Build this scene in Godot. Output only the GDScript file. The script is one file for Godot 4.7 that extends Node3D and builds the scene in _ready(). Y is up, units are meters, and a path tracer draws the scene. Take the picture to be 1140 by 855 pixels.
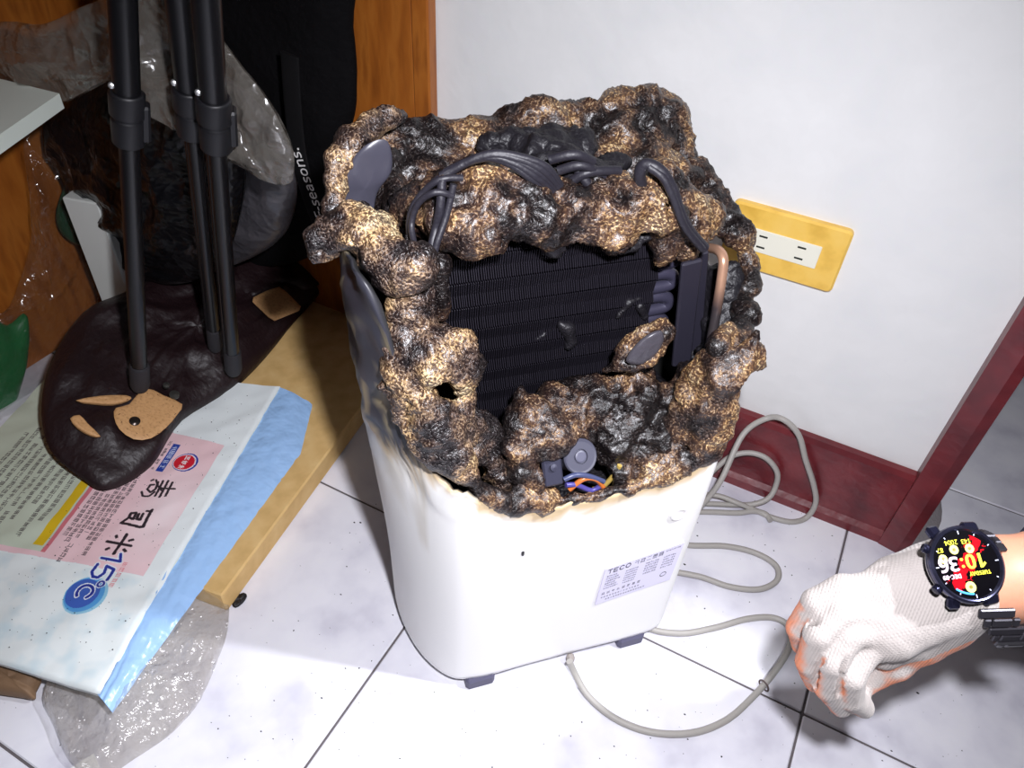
extends Node3D
# A burnt dehumidifier on a tiled floor, clutter to its left, a gloved hand with a wristwatch to its right.

const RX := Vector3(0.88284348, 0.04760579, -0.46724841)   # camera right
const RY := Vector3(0.34594093, -0.73879436, 0.57836646)   # camera down
const RZ := Vector3(-0.3176669, -0.67224741, -0.66870857)  # camera forward
const EYE := Vector3(0, 0.748, 0.73678)
const FPX := 852.066
const BF := Vector3(-0.185, 0, 0.425)                      # front left foot of the appliance
const BU := Vector3(0.70711, 0, -0.70711)                  # along its label face
const BV := Vector3(-0.70711, 0, -0.70711)                 # into it


# ---------------------------------------------------------------- points
func ray(x: float, y: float) -> Vector3:
	return (RX * (x - 570.0) + RY * (y - 427.5) + RZ * FPX).normalized()

func hit(x: float, y: float, p: Vector3, n: Vector3) -> Vector3:
	var r := ray(x, y)
	return EYE + r * ((p - EYE).dot(n) / r.dot(n))

func fl(x: float, y: float, h := 0.0) -> Vector3:
	return hit(x, y, Vector3(0, h, 0), Vector3.UP)

func wl(x: float, y: float, z := 0.0) -> Vector3:
	return hit(x, y, Vector3(0, 0, z), Vector3.BACK)

func bw(u: float, v: float, y: float) -> Vector3:
	return BF + BU * u + BV * v + Vector3(0, y, 0)

func bp(x: float, y: float, d: float) -> Vector3:
	return hit(x, y, BF + BV * d, BV)

func sp(x: float, y: float, d: float) -> Vector3:
	return EYE + (RX * (x - 570.0) + RY * (y - 427.5) + RZ * FPX) * (d / FPX)


# ---------------------------------------------------------------- mesh builder
class MB:
	var v := PackedVector3Array()
	var uv := PackedVector2Array()
	var col := PackedColorArray()
	var idx := PackedInt32Array()
	var tint := Color.WHITE

	func add(p: Vector3, t := Vector2.ZERO) -> int:
		v.append(p); uv.append(t); col.append(tint)
		return v.size() - 1

	func tri(a: int, b: int, c: int) -> void:
		idx.append(a); idx.append(b); idx.append(c)

	func quad(a: int, b: int, c: int, d: int) -> void:
		tri(a, b, c); tri(a, c, d)

	func flat(pts: Array, uvs: Array = []) -> void:
		var k := v.size()
		for i in pts.size():
			add(pts[i], uvs[i] if uvs.size() else Vector2.ZERO)
		for i in range(2, pts.size()):
			tri(k, k + i - 1, k + i)

	func box(xf: Transform3D, size: Vector3, bev := 0.001) -> void:
		var s := size * 0.5
		bev = minf(bev, minf(s.x, minf(s.y, s.z)) * 0.95)
		var P := {}
		for sx in [-1, 1]:
			for sy in [-1, 1]:
				for sz in [-1, 1]:
					for ax in 3:
						var q := Vector3(s.x - bev, s.y - bev, s.z - bev)
						q[ax] = s[ax]
						P[[sx, sy, sz, ax]] = xf * (q * Vector3(sx, sy, sz))
		for ax in 3:
			var b := (ax + 1) % 3
			var c := (ax + 2) % 3
			for s0 in [-1, 1]:
				var pts := []
				for e in [[-1, -1], [1, -1], [1, 1], [-1, 1]]:
					var k := [0, 0, 0]
					k[ax] = s0; k[b] = e[0]; k[c] = e[1]
					pts.append(P[[k[0], k[1], k[2], ax]])
				if s0 < 0: pts.reverse()
				flat(pts)
			# the edges that run along ax
			for e in [[-1, -1], [1, -1], [1, 1], [-1, 1]]:
				var pts := []
				for f in [[-1, b], [1, b], [1, c], [-1, c]]:
					var k := [0, 0, 0]
					k[ax] = f[0]; k[b] = e[0]; k[c] = e[1]
					pts.append(P[[k[0], k[1], k[2], f[1]]])
				if e[0] * e[1] < 0: pts.reverse()
				pts.reverse()
				flat(pts)
		for sx in [-1, 1]:
			for sy in [-1, 1]:
				for sz in [-1, 1]:
					var pts := [P[[sx, sy, sz, 0]], P[[sx, sy, sz, 1]], P[[sx, sy, sz, 2]]]
					if sx * sy * sz < 0: pts.reverse()
					flat(pts)

	func tube(pts: Array, radii: Variant, seg := 10, closed_ends := true, squash := 1.0, ref := Vector3.ZERO) -> void:
		var n := pts.size()
		var t0: Vector3 = (pts[1] - pts[0]).normalized()
		var nx: Vector3 = ref if ref != Vector3.ZERO else (Vector3.UP if absf(t0.y) < 0.9 else Vector3.RIGHT)
		var k := v.size()
		for i in n:
			var t: Vector3 = (pts[mini(i + 1, n - 1)] - pts[maxi(i - 1, 0)]).normalized()
			nx = (nx - t * nx.dot(t)).normalized()
			var ny := t.cross(nx)
			var r: float = radii[i] if radii is Array else radii
			for j in seg:
				var a := TAU * j / seg
				add(pts[i] + nx * cos(a) * r * squash + ny * sin(a) * r, Vector2(float(j) / seg, float(i) / (n - 1)))
		for i in n - 1:
			for j in seg:
				var j2 := (j + 1) % seg
				quad(k + i * seg + j, k + i * seg + j2, k + (i + 1) * seg + j2, k + (i + 1) * seg + j)
		if closed_ends:
			for e in [0, n - 1]:
				var c: Vector3 = pts[e]
				var ring := []
				for j in seg: ring.append(v[k + e * seg + j])
				if e == 0: ring.reverse()
				var q := add(c)
				for j in seg: add(ring[j])
				for j in seg: tri(q, q + 1 + j, q + 1 + (j + 1) % seg)

	func lathe(c: Vector3, axis: Vector3, prof: Array, seg := 24) -> void:   # prof: Vector2(radius, height), outside upwards
		var nx := (Vector3.UP if absf(axis.y) < 0.9 else Vector3.RIGHT)
		nx = (nx - axis * nx.dot(axis)).normalized()
		var ny := axis.cross(nx)
		for i in prof.size() - 1:
			var k := v.size()
			for q in [prof[i], prof[i + 1]]:
				for j in seg + 1:
					var a := TAU * j / seg
					add(c + axis * q.y + (nx * cos(a) + ny * sin(a)) * q.x, Vector2(0.5 + 0.5 * cos(a) * q.x / 0.1, 0.5))
			for j in seg:
				quad(k + j, k + j + 1, k + seg + 2 + j, k + seg + 1 + j)

	func extrude(poly: PackedVector2Array, xf: Transform3D, depth: float, bev := 0.0) -> void:   # in the xy plane of xf, from z = 0 to depth
		if Geometry2D.is_polygon_clockwise(poly): poly.reverse()
		var top := poly
		if bev > 0.0:
			var sh := Geometry2D.offset_polygon(poly, -bev)
			if sh.size() and sh[0].size() > 2: top = sh[0]
			if Geometry2D.is_polygon_clockwise(top): top.reverse()
		for side in 2:
			var pg := top if side else poly
			var k := v.size()
			for q in pg: add(xf * Vector3(q.x, q.y, depth if side else 0.0), q)
			var t := Geometry2D.triangulate_polygon(pg)
			for i in range(0, t.size(), 3):
				var a := t[i]; var b := t[i + 1]; var c := t[i + 2]
				var ccw := (pg[b] - pg[a]).cross(pg[c] - pg[a]) > 0
				if ccw == (side == 1): tri(k + a, k + b, k + c)
				else: tri(k + a, k + c, k + b)
		var n := poly.size()
		var dz := depth - bev if bev > 0.0 else depth
		for i in n:
			var a := poly[i]; var b := poly[(i + 1) % n]
			flat([xf * Vector3(a.x, a.y, 0), xf * Vector3(b.x, b.y, 0), xf * Vector3(b.x, b.y, dz), xf * Vector3(a.x, a.y, dz)])
			if bev > 0.0:
				var a2 := _near(top, a); var b2 := _near(top, b)
				flat([xf * Vector3(a.x, a.y, dz), xf * Vector3(b.x, b.y, dz), xf * Vector3(b2.x, b2.y, depth), xf * Vector3(a2.x, a2.y, depth)])

	func _near(pg: PackedVector2Array, q: Vector2) -> Vector2:
		var best := pg[0]
		for p in pg:
			if p.distance_squared_to(q) < best.distance_squared_to(q): best = p
		return best

	func normals() -> PackedVector3Array:
		var n := PackedVector3Array()
		n.resize(v.size())
		for i in range(0, idx.size(), 3):
			var a := idx[i]; var b := idx[i + 1]; var c := idx[i + 2]
			var q := (v[b] - v[a]).cross(v[c] - v[a])
			n[a] += q; n[b] += q; n[c] += q
		for i in n.size(): n[i] = n[i].normalized()
		return n

	func mesh(off: Vector3) -> ArrayMesh:
		var n := normals()
		var w := PackedVector3Array()
		w.resize(v.size())
		for i in v.size(): w[i] = v[i] - off
		var ix := PackedInt32Array()
		ix.resize(idx.size())
		for i in range(0, idx.size(), 3):
			ix[i] = idx[i]; ix[i + 1] = idx[i + 2]; ix[i + 2] = idx[i + 1]
		var a := []
		a.resize(Mesh.ARRAY_MAX)
		a[Mesh.ARRAY_VERTEX] = w; a[Mesh.ARRAY_NORMAL] = n; a[Mesh.ARRAY_TEX_UV] = uv; a[Mesh.ARRAY_COLOR] = col; a[Mesh.ARRAY_INDEX] = ix
		var m := ArrayMesh.new()
		m.add_surface_from_arrays(Mesh.PRIMITIVE_TRIANGLES, a)
		return m

	func base() -> Vector3:
		var b := AABB(v[0], Vector3.ZERO)
		for p in v: b = b.expand(p)
		return Vector3(b.get_center().x, b.position.y, b.get_center().z)


# ---------------------------------------------------------------- a field of joined capsules, meshed with surface nets
class Field:
	var o: Vector3
	var h: float
	var n: Vector3i
	var f := PackedFloat32Array()

	func _init(caps: Array, cell: float, pad := 0.012) -> void:   # caps: [a, b, ra, rb]
		h = cell
		var lo := Vector3.INF
		var hi := -Vector3.INF
		for c in caps:
			for k in 2:
				var r: Vector3 = Vector3.ONE * (c[2 + k] + pad)
				lo = lo.min(c[k] - r); hi = hi.max(c[k] + r)
		o = lo
		n = Vector3i(((hi - lo) / h).ceil()) + Vector3i.ONE * 2
		f.resize(n.x * n.y * n.z)
		f.fill(1000.0)

	func cap(a: Vector3, b: Vector3, ra: float, rb: float, k: float, cut := false) -> void:
		var r := maxf(ra, rb) + k + 2.0 * h
		var lo := Vector3i(((a.min(b) - Vector3.ONE * r - o) / h).floor()).clamp(Vector3i.ZERO, n - Vector3i.ONE)
		var hi := Vector3i(((a.max(b) + Vector3.ONE * r - o) / h).ceil()).clamp(Vector3i.ZERO, n - Vector3i.ONE)
		var d := b - a
		var dd := maxf(d.length_squared(), 1e-12)
		for z in range(lo.z, hi.z + 1):
			for y in range(lo.y, hi.y + 1):
				var at := (z * n.y + y) * n.x
				var p := o + Vector3(lo.x, y, z) * h - a
				for x in range(lo.x, hi.x + 1):
					var t := clampf(p.dot(d) / dd, 0.0, 1.0)
					var q := (p - d * t).length() - ra - (rb - ra) * t
					var e := f[at + x]
					if cut:
						if -q > e: f[at + x] = -q
					else:
						var m := k - absf(e - q)
						var w := minf(e, q)
						if m > 0.0: w -= m * m / (4.0 * k)
						f[at + x] = w
					p.x += h

	func to(mb: MB) -> void:
		var id := {}
		var nx := n.x
		var nxy := n.x * n.y
		var offs := [0, 1, nx, nx + 1, nxy, nxy + 1, nxy + nx, nxy + nx + 1]
		var lim := 3.0 * h
		for z in n.z - 1:
			for y in n.y - 1:
				var row := z * nxy + y * nx
				for x in nx - 1:
					var c := row + x
					var f0 := f[c]
					if f0 > lim or f0 < -lim: continue
					var neg := 0
					for k in 8:
						if f[c + offs[k]] < 0.0: neg += 1
					if neg == 0 or neg == 8: continue
					var s := Vector3.ZERO
					var cnt := 0
					for e in [[0, 1], [2, 3], [4, 5], [6, 7], [0, 2], [1, 3], [4, 6], [5, 7], [0, 4], [1, 5], [2, 6], [3, 7]]:
						var fa := f[c + offs[e[0]]]
						var fb := f[c + offs[e[1]]]
						if (fa < 0.0) == (fb < 0.0): continue
						var t := fa / (fa - fb)
						var pa := Vector3(e[0] & 1, (e[0] >> 1) & 1, e[0] >> 2)
						var pb := Vector3(e[1] & 1, (e[1] >> 1) & 1, e[1] >> 2)
						s += pa.lerp(pb, t)
						cnt += 1
					id[c] = mb.add(o + (Vector3(x, y, z) + s / cnt) * h)
		for c in id:
			var f0 := f[c]
			for ax in 3:
				var st: int = [1, nx, nxy][ax]
				var f1 := f[c + st]
				if (f0 < 0.0) == (f1 < 0.0): continue
				var s1: int = [nx, nxy, 1][ax]
				var s2: int = [nxy, 1, nx][ax]
				var q := [id.get(c, -1), id.get(c - s1, -1), id.get(c - s1 - s2, -1), id.get(c - s2, -1)]
				if q.has(-1): continue
				if f0 < 0.0: mb.quad(q[0], q[1], q[2], q[3])
				else: mb.quad(q[0], q[3], q[2], q[1])


# ---------------------------------------------------------------- nodes
func where(n: Node3D) -> Vector3:
	var p := Vector3.ZERO
	while n != null and n != self:
		p += n.position
		n = n.get_parent() as Node3D
	return p

func part(mb: MB, called: String, m: Material, parent: Node3D = null, label := "") -> MeshInstance3D:
	var o := MeshInstance3D.new()
	o.name = called
	if parent:
		o.mesh = mb.mesh(where(parent))
		parent.add_child(o, true)
	else:
		var b := mb.base()
		o.mesh = mb.mesh(b)
		o.position = b
		add_child(o, true)
	o.material_override = m
	if label: o.set_meta("label", label)
	return o

func thing(called: String, at: Vector3, label: String, category: String, group := "") -> Node3D:
	var o := Node3D.new()
	o.name = called
	o.position = at
	add_child(o, true)
	return tag(o, label, category, group)

func tag(o: Node3D, label: String, category: String, group := "") -> Node3D:
	o.set_meta("label", label)
	o.set_meta("category", category)
	if group: o.set_meta("group", group)
	return o

func kind(o: Node3D, k: String) -> Node3D:
	o.set_meta("kind", k)
	return o

func rgb(r: float, g: float, b: float) -> Color:   # 0..255 as seen
	return Color(r / 255.0, g / 255.0, b / 255.0)

func mat(c: Color, rough := 0.6, metal := 0.0, spec := 0.5) -> StandardMaterial3D:
	var m := StandardMaterial3D.new()
	m.albedo_color = c; m.roughness = rough; m.metallic = metal; m.metallic_specular = spec
	return m

func noise(freq: float, sd: int, oct := 3, type := FastNoiseLite.TYPE_SIMPLEX_SMOOTH) -> FastNoiseLite:
	var n := FastNoiseLite.new()
	n.noise_type = type; n.frequency = freq; n.seed = sd
	n.fractal_octaves = oct
	if oct == 1: n.fractal_type = FastNoiseLite.FRACTAL_NONE
	return n

func ramp(cols: Array) -> Gradient:
	var g := Gradient.new()
	var off := PackedFloat32Array()
	var cc := PackedColorArray()
	for c in cols:
		off.append(c[0]); cc.append(c[1])
	g.offsets = off; g.colors = cc
	return g

func ntex(n: FastNoiseLite, cols: Array, size := 512) -> NoiseTexture2D:
	var t := NoiseTexture2D.new()
	t.width = size; t.height = size; t.seamless = true; t.noise = n
	if cols.size(): t.color_ramp = ramp(cols)
	return t

func tri(m: StandardMaterial3D, scale: float, world := false) -> StandardMaterial3D:
	m.uv1_triplanar = true
	m.uv1_world_triplanar = world
	m.uv1_scale = Vector3.ONE * scale
	return m

func bump(m: StandardMaterial3D, t: Texture2D, cm: float) -> StandardMaterial3D:
	m.heightmap_enabled = true; m.heightmap_texture = t; m.heightmap_scale = cm
	return m

func curve(pts: Array, per := 6) -> Array:   # Catmull-Rom through the points
	var out := []
	var n := pts.size()
	for i in n - 1:
		var a: Vector3 = pts[maxi(i - 1, 0)]
		var b: Vector3 = pts[i]
		var c: Vector3 = pts[i + 1]
		var d: Vector3 = pts[mini(i + 2, n - 1)]
		for k in per:
			out.append(b.cubic_interpolate(c, a, d, float(k) / per))
	out.append(pts[n - 1])
	return out

func ring(pts: Array, per := 6) -> Array:    # the same for a closed outline
	var out := []
	var n := pts.size()
	for i in n:
		var a: Vector3 = pts[(i + n - 1) % n]
		var b: Vector3 = pts[i]
		var c: Vector3 = pts[(i + 1) % n]
		var d: Vector3 = pts[(i + 2) % n]
		for k in per:
			out.append(b.cubic_interpolate(c, a, d, float(k) / per))
	return out

# a soft filled shape: an outline in a plane, bulging by up and down along nrm, wrinkled by a noise
func pillow(mb: MB, outline: Array, nrm: Vector3, up: float, down: float, nz: FastNoiseLite, amp: float, rings := 14, flatness := 5.0) -> void:
	var c := Vector3.ZERO
	for p in outline: c += p
	c /= outline.size()
	var area := Vector3.ZERO
	for i in outline.size():
		area += (outline[i] - c).cross(outline[(i + 1) % outline.size()] - c)
	var pts := outline.duplicate()
	if area.dot(nrm) < 0: pts.reverse()
	var n := pts.size()
	for side in 2:
		var s := 1.0 if side == 0 else -1.0
		var k := mb.v.size()
		for i in rings + 1:
			var r := 1.0 - pow(1.0 - float(i) / rings, 1.6)
			for j in n:
				var p: Vector3 = c + (pts[j] - c) * r
				var e := sqrt(maxf(0.0, 1.0 - pow(r, flatness)))
				var w := nz.get_noise_3dv(p * 1000.0) * amp * (0.35 + 0.65 * e)
				mb.add(p + nrm * (s * (up if side == 0 else down) * e + (w if side == 0 else w * 0.5)))
		for i in rings:
			for j in n:
				var j2 := (j + 1) % n
				var a := k + i * n + j
				var b := k + i * n + j2
				var d := k + (i + 1) * n + j
				var f := k + (i + 1) * n + j2
				if side == 0: mb.quad(a, d, f, b)
				else: mb.quad(a, b, f, d)

func text(s: String, xf: Transform3D, height: float, m: Material, called: String, parent: Node3D, bold := false, depth := 0.0004) -> void:
	var t := TextMesh.new()
	var f := SystemFont.new()
	f.font_names = PackedStringArray(["Droid Sans"])
	f.font_weight = 700 if bold else 400
	t.font = f
	t.text = s; t.font_size = 32; t.pixel_size = height / 24.0; t.depth = depth
	t.curve_step = 2.0
	var o := MeshInstance3D.new()
	o.name = called; o.mesh = t; o.material_override = m
	o.transform = xf
	o.position -= where(parent)
	parent.add_child(o, true)

func axes(x: Vector3, z: Vector3, at: Vector3) -> Transform3D:   # x kept, z as near as it can be
	x = x.normalized()
	var y := z.cross(x).normalized()
	return Transform3D(Basis(x, y, x.cross(y)), at)

func stroke(im: Image, pts: Array, w: float, c: Color) -> void:   # a round brush along points in pixels
	for i in pts.size() - 1:
		var a: Vector2 = pts[i]
		var b: Vector2 = pts[i + 1]
		var steps := int(a.distance_to(b) / maxf(w * 0.25, 0.7)) + 1
		for k in steps + 1:
			disc(im, a.lerp(b, float(k) / steps), w * 0.5, c)

func disc(im: Image, p: Vector2, r: float, c: Color) -> void:
	for y in range(int(p.y - r), int(p.y + r) + 1):
		var half := sqrt(maxf(0.0, r * r - (y - p.y) * (y - p.y)))
		im.fill_rect(Rect2i(int(round(p.x - half)), y, maxi(int(round(half * 2)), 1), 1), c)


# ---------------------------------------------------------------- shared materials
var nA := noise(0.022, 11, 3)
var nB := noise(0.09, 12, 3)
var nC := noise(0.28, 13, 2)
var nF := noise(0.03, 14, 2)
var M := {}

func materials() -> void:
	var speck := ntex(noise(0.045, 3, 5, FastNoiseLite.TYPE_VALUE_CUBIC), [[0.0, rgb(50, 42, 44)], [0.5, rgb(94, 76, 68)], [0.58, rgb(138, 112, 92)], [0.65, rgb(222, 196, 146)], [0.73, rgb(255, 246, 222)], [1.0, rgb(255, 252, 240)]])
	var cells := ntex(noise(0.05, 8, 3, FastNoiseLite.TYPE_VALUE_CUBIC), [])
	var m := tri(mat(Color.WHITE, 0.38, 0.0, 0.55), 34.0)
	m.albedo_texture = speck; m.vertex_color_use_as_albedo = true
	M.burnt = bump(m, speck, 0.07)
	# finer and sharper: plastic that boiled into small bubbles
	var fine := ntex(noise(0.09, 4, 3, FastNoiseLite.TYPE_VALUE_CUBIC), [[0.0, rgb(64, 54, 52)], [0.5, rgb(96, 82, 76)], [0.58, rgb(170, 146, 116)], [0.66, rgb(255, 240, 206)], [1.0, rgb(255, 252, 240)]])
	m = tri(mat(Color.WHITE, 0.34, 0.0, 0.6), 20.0)
	m.albedo_texture = fine; m.vertex_color_use_as_albedo = true
	M.foam = bump(m, fine, 0.08)
	m = tri(mat(Color.WHITE, 0.42), 6.0)
	m.vertex_color_use_as_albedo = true
	M.shell = m
	m = tri(mat(rgb(24, 22, 27), 0.5), 18.0)
	M.char = bump(m, cells, 0.12)
	M.black = mat(rgb(20, 19, 24), 0.35)
	M.cable = bump(tri(mat(rgb(34, 32, 40), 0.5), 12.0), cells, 0.06)
	var wn := ntex(noise(0.012, 5, 4), [[0.0, rgb(220, 221, 221)], [0.5, rgb(225, 225, 224)], [1.0, rgb(229, 229, 228)]])
	m = tri(mat(Color.WHITE, 0.75), 1.3, true)
	m.albedo_texture = wn
	M.wall = bump(m, ntex(noise(0.05, 6, 4), []), 0.05)
	var tn := ntex(noise(0.008, 21, 5), [[0.0, rgb(196, 194, 206)], [0.35, rgb(222, 221, 230)], [0.6, rgb(232, 231, 238)], [1.0, rgb(238, 238, 242)]], 1024)
	m = tri(mat(Color.WHITE, 0.32), 1.1, true)
	m.albedo_texture = tn
	M.tile = m
	M.grout = mat(rgb(96, 90, 92), 0.9)
	var rn := ntex(noise(0.015, 31, 4), [[0.0, rgb(78, 26, 32)], [0.5, rgb(104, 32, 38)], [1.0, rgb(122, 44, 48)]])
	m = tri(mat(Color.WHITE, 0.35), 2.0, true)
	m.albedo_texture = rn
	M.red = bump(m, ntex(noise(0.06, 32, 3), []), 0.05)
	var wood := ntex(noise(0.012, 41, 5), [[0.0, rgb(126, 68, 24)], [0.45, rgb(158, 90, 32)], [0.7, rgb(168, 100, 38)], [1.0, rgb(140, 78, 28)]])
	m = tri(mat(Color.WHITE, 0.35), 3.0, true)
	m.uv1_scale = Vector3(6.0, 1.2, 6.0)
	m.albedo_texture = wood
	M.wood = m


# ---------------------------------------------------------------- room
func room() -> void:
	var fb := MB.new()
	fb.box(Transform3D(Basis(), Vector3(0, -0.052, 1.0)), Vector3(3.4, 0.1, 3.4), 0.0)
	var floor_ := part(fb, "floor", M.grout)
	kind(floor_, "structure")
	var tb := MB.new()
	tb.box(Transform3D(), Vector3(0.3975, 0.012, 0.3975), 0.0012)
	var tile := tb.mesh(Vector3.ZERO)
	for i in range(-4, 4):
		for k in range(-2, 6):
			var o := MeshInstance3D.new()
			o.name = "tile"; o.mesh = tile; o.material_override = M.tile
			o.position = Vector3(0.128 + 0.4 * i + 0.2, -0.006, -0.123 + 0.4 * k + 0.2) - floor_.position
			floor_.add_child(o, true)
	var w := func(called: String, lo: Vector3, hi: Vector3, m: Material, bev := 0.0) -> MeshInstance3D:
		var b := MB.new()
		b.box(Transform3D(Basis(), (lo + hi) * 0.5), hi - lo, bev)
		var o := part(b, called, m)
		kind(o, "structure")
		return o
	w.call("wall_back", Vector3(-1.6, 0, -0.12), Vector3(0.168, 2.5, 0), M.wall)
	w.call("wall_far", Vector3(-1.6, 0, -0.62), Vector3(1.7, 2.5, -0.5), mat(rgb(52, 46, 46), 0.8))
	w.call("wall_left", Vector3(-1.7, 0, -0.62), Vector3(-1.6, 2.5, 2.7), M.wall)
	w.call("wall_right", Vector3(1.6, 0, -0.62), Vector3(1.7, 2.5, 2.7), M.wall)
	w.call("wall_front", Vector3(-1.6, 0, 2.6), Vector3(1.6, 2.5, 2.7), M.wall)
	w.call("ceiling", Vector3(-1.7, 2.5, -0.62), Vector3(1.7, 2.6, 2.7), M.wall)
	# dark red skirting with a rounded top and a lip at the floor
	var b := MB.new()
	var prof := PackedVector2Array([Vector2(0, 0), Vector2(0.017, 0), Vector2(0.017, 0.012), Vector2(0.012, 0.018), Vector2(0.012, 0.108), Vector2(0.009, 0.1145), Vector2(0, 0.1145)])
	b.extrude(prof, Transform3D(Basis(Vector3(0, 0, 1), Vector3(0, 1, 0), Vector3(-1, 0, 0)), Vector3(0.164, 0, 0)), 0.634)
	kind(part(b, "baseboard_back", M.red), "structure")
	b = MB.new()
	prof = PackedVector2Array([Vector2(0.164, 0.018), Vector2(0.185, 0.022), Vector2(0.196, 0.019), Vector2(0.199, 0.006), Vector2(0.2, -0.125), Vector2(0.164, -0.125)])
	b.extrude(prof, Transform3D(Basis(Vector3(1, 0, 0), Vector3(0, 0, 1), Vector3(0, -1, 0)), Vector3(0, 2.5, 0)), 2.5)
	kind(part(b, "trim_1", M.red), "structure")
	# grey mortar smeared on the floor at the foot of the trim
	b = MB.new()
	var mp := []
	for q in [[936, 580], [955, 574], [985, 588], [1020, 600], [1040, 570], [1038, 548], [1046, 552], [1048, 580], [1030, 612], [1008, 616], [975, 602], [950, 592]]:
		mp.append(fl(q[0], q[1], 0.0))
	pillow(b, ring(mp, 3), Vector3.UP, 0.004, 0.0, nB, 0.002, 6)
	kind(part(b, "trim_2", bump(tri(mat(rgb(140, 134, 136), 0.9), 10.0), ntex(noise(0.06, 77, 3), []), 0.1)), "structure")


# ---------------------------------------------------------------- the burnt appliance
func burn_color(p: Vector3, tone: float) -> Color:
	var q := p * 1000.0
	var a := nA.get_noise_3dv(q) * 1.5 + nB.get_noise_3dv(q) * 0.4 + tone - 0.38
	var stops := [[-0.65, Color(0.045, 0.04, 0.055)], [-0.3, Color(0.2, 0.155, 0.16)], [0.0, Color(0.52, 0.41, 0.34)], [0.3, Color(0.85, 0.66, 0.44)], [0.6, Color(1.0, 0.92, 0.74)]]
	if a <= stops[0][0]: return stops[0][1]
	for i in 4:
		if a < stops[i + 1][0]:
			return stops[i][1].lerp(stops[i + 1][1], (a - stops[i][0]) / (stops[i + 1][0] - stops[i][0]))
	return stops[4][1]

# chains: arrays of [x, y, depth, radius in hundredths of a mm * 10] joined one after another
func melt(called: String, chains: Array, parent: Node3D, tone := 0.0, k := 0.012, cell := 0.003, amp := 0.0045, cuts: Array = [], m: Material = null, label := "", bits := 0.8) -> MeshInstance3D:
	var caps := []
	for ch in chains:
		for i in range(0, maxi(ch.size() - 1, 1)):
			var s: Array = ch[i]
			var e: Array = ch[mini(i + 1, ch.size() - 1)]
			caps.append([bp(s[0], s[1], s[2]), bp(e[0], e[1], e[2]), s[3] * 0.00072, e[3] * 0.00072])
	var fd := Field.new(caps, cell)
	for c in caps: fd.cap(c[0], c[1], c[2], c[3], k)
	var rng := RandomNumberGenerator.new()
	rng.seed = hash(called)
	for c in caps:
		var L: float = (c[1] - c[0]).length()
		var rm: float = (c[2] + c[3]) * 0.5
		if bits <= 0.0 or rm < 0.005: continue
		for i in int(bits * (2.0 + L / rm * 2.0)):
			var d := Vector3(rng.randfn(), rng.randfn(), rng.randfn()).normalized()
			if d.dot(RZ) > 0.3: d = -d
			var at: Vector3 = c[0].lerp(c[1], rng.randf())
			var e := d.cross(Vector3(rng.randfn(), rng.randfn(), rng.randfn())).normalized() * rm * rng.randf_range(0.2, 0.9)
			if rng.randf() < 0.62:
				var rr := rm * rng.randf_range(0.08, 0.27)
				fd.cap(at + d * rm * 0.92 - e, at + d * rm * 0.95 + e, rr, rr * rng.randf_range(0.4, 1.0), 0.0035)
			else:
				var rr := rm * rng.randf_range(0.08, 0.2)
				fd.cap(at + d * rm * 1.05 - e, at + d * rm * 1.0 + e, rr, rr * 0.8, 0.001, true)
	for c in cuts:
		fd.cap(bp(c[0], c[1], c[2]), bp(c[3], c[4], c[5]), c[6] * 0.00072, c[6] * 0.00072, 0.001, true)
	var mb := MB.new()
	fd.to(mb)
	var nn := mb.normals()
	for i in mb.v.size():
		var p := mb.v[i]
		var q := p * 1000.0
		var fold := 1.0 - absf(nF.get_noise_3dv(q)) * 3.0
		mb.v[i] = p + nn[i] * (fold * amp * 0.5 + nA.get_noise_3dv(q + Vector3(500, 0, 0)) * amp * 0.8 + absf(nB.get_noise_3dv(q)) * amp * -0.4 + nC.get_noise_3dv(q) * amp * 0.1 + amp * 0.1)
		mb.col[i] = burn_color(p, tone)
	return part(mb, called, m if m else M.burnt, parent, label)

func outline_uv() -> Array:
	var o := []
	for q in [[0.016, 0.0], [0.07, 0.0], [0.13, 0.0], [0.205, 0.0], [0.229, 0.012], [0.25, 0.05], [0.262, 0.105], [0.255, 0.165], [0.238, 0.205], [0.2, 0.222], [0.11, 0.226], [0.03, 0.222], [-0.008, 0.208], [-0.032, 0.165], [-0.043, 0.105], [-0.034, 0.05], [-0.012, 0.012]]:
		o.append(Vector3(q[0], q[1], 0))
	return ring(o, 8)

func shell_top(u: float, v: float) -> float:   # how high the shell still stands
	var pr := [[0.0, 0.31], [0.02, 0.293], [0.046, 0.277], [0.072, 0.268], [0.142, 0.269], [0.19, 0.276], [0.211, 0.29], [0.228, 0.314]]
	var y: float = pr[0][1] if u < 0.1 else pr[7][1]
	for i in 7:
		if u >= pr[i][0] and u < pr[i + 1][0]: y = lerpf(pr[i][1], pr[i + 1][1], (u - pr[i][0]) / (pr[i + 1][0] - pr[i][0]))
	if u < 0.03: y = lerpf(y, 0.468, smoothstep(0.008, 0.06, v))
	elif u > 0.2: y = lerpf(y, 0.37, smoothstep(0.0, 0.05, v))
	if v > 0.13: y = lerpf(y, lerpf(0.48, 0.42, smoothstep(0.17, 0.25, u)), smoothstep(0.13, 0.19, v))
	return y

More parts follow.
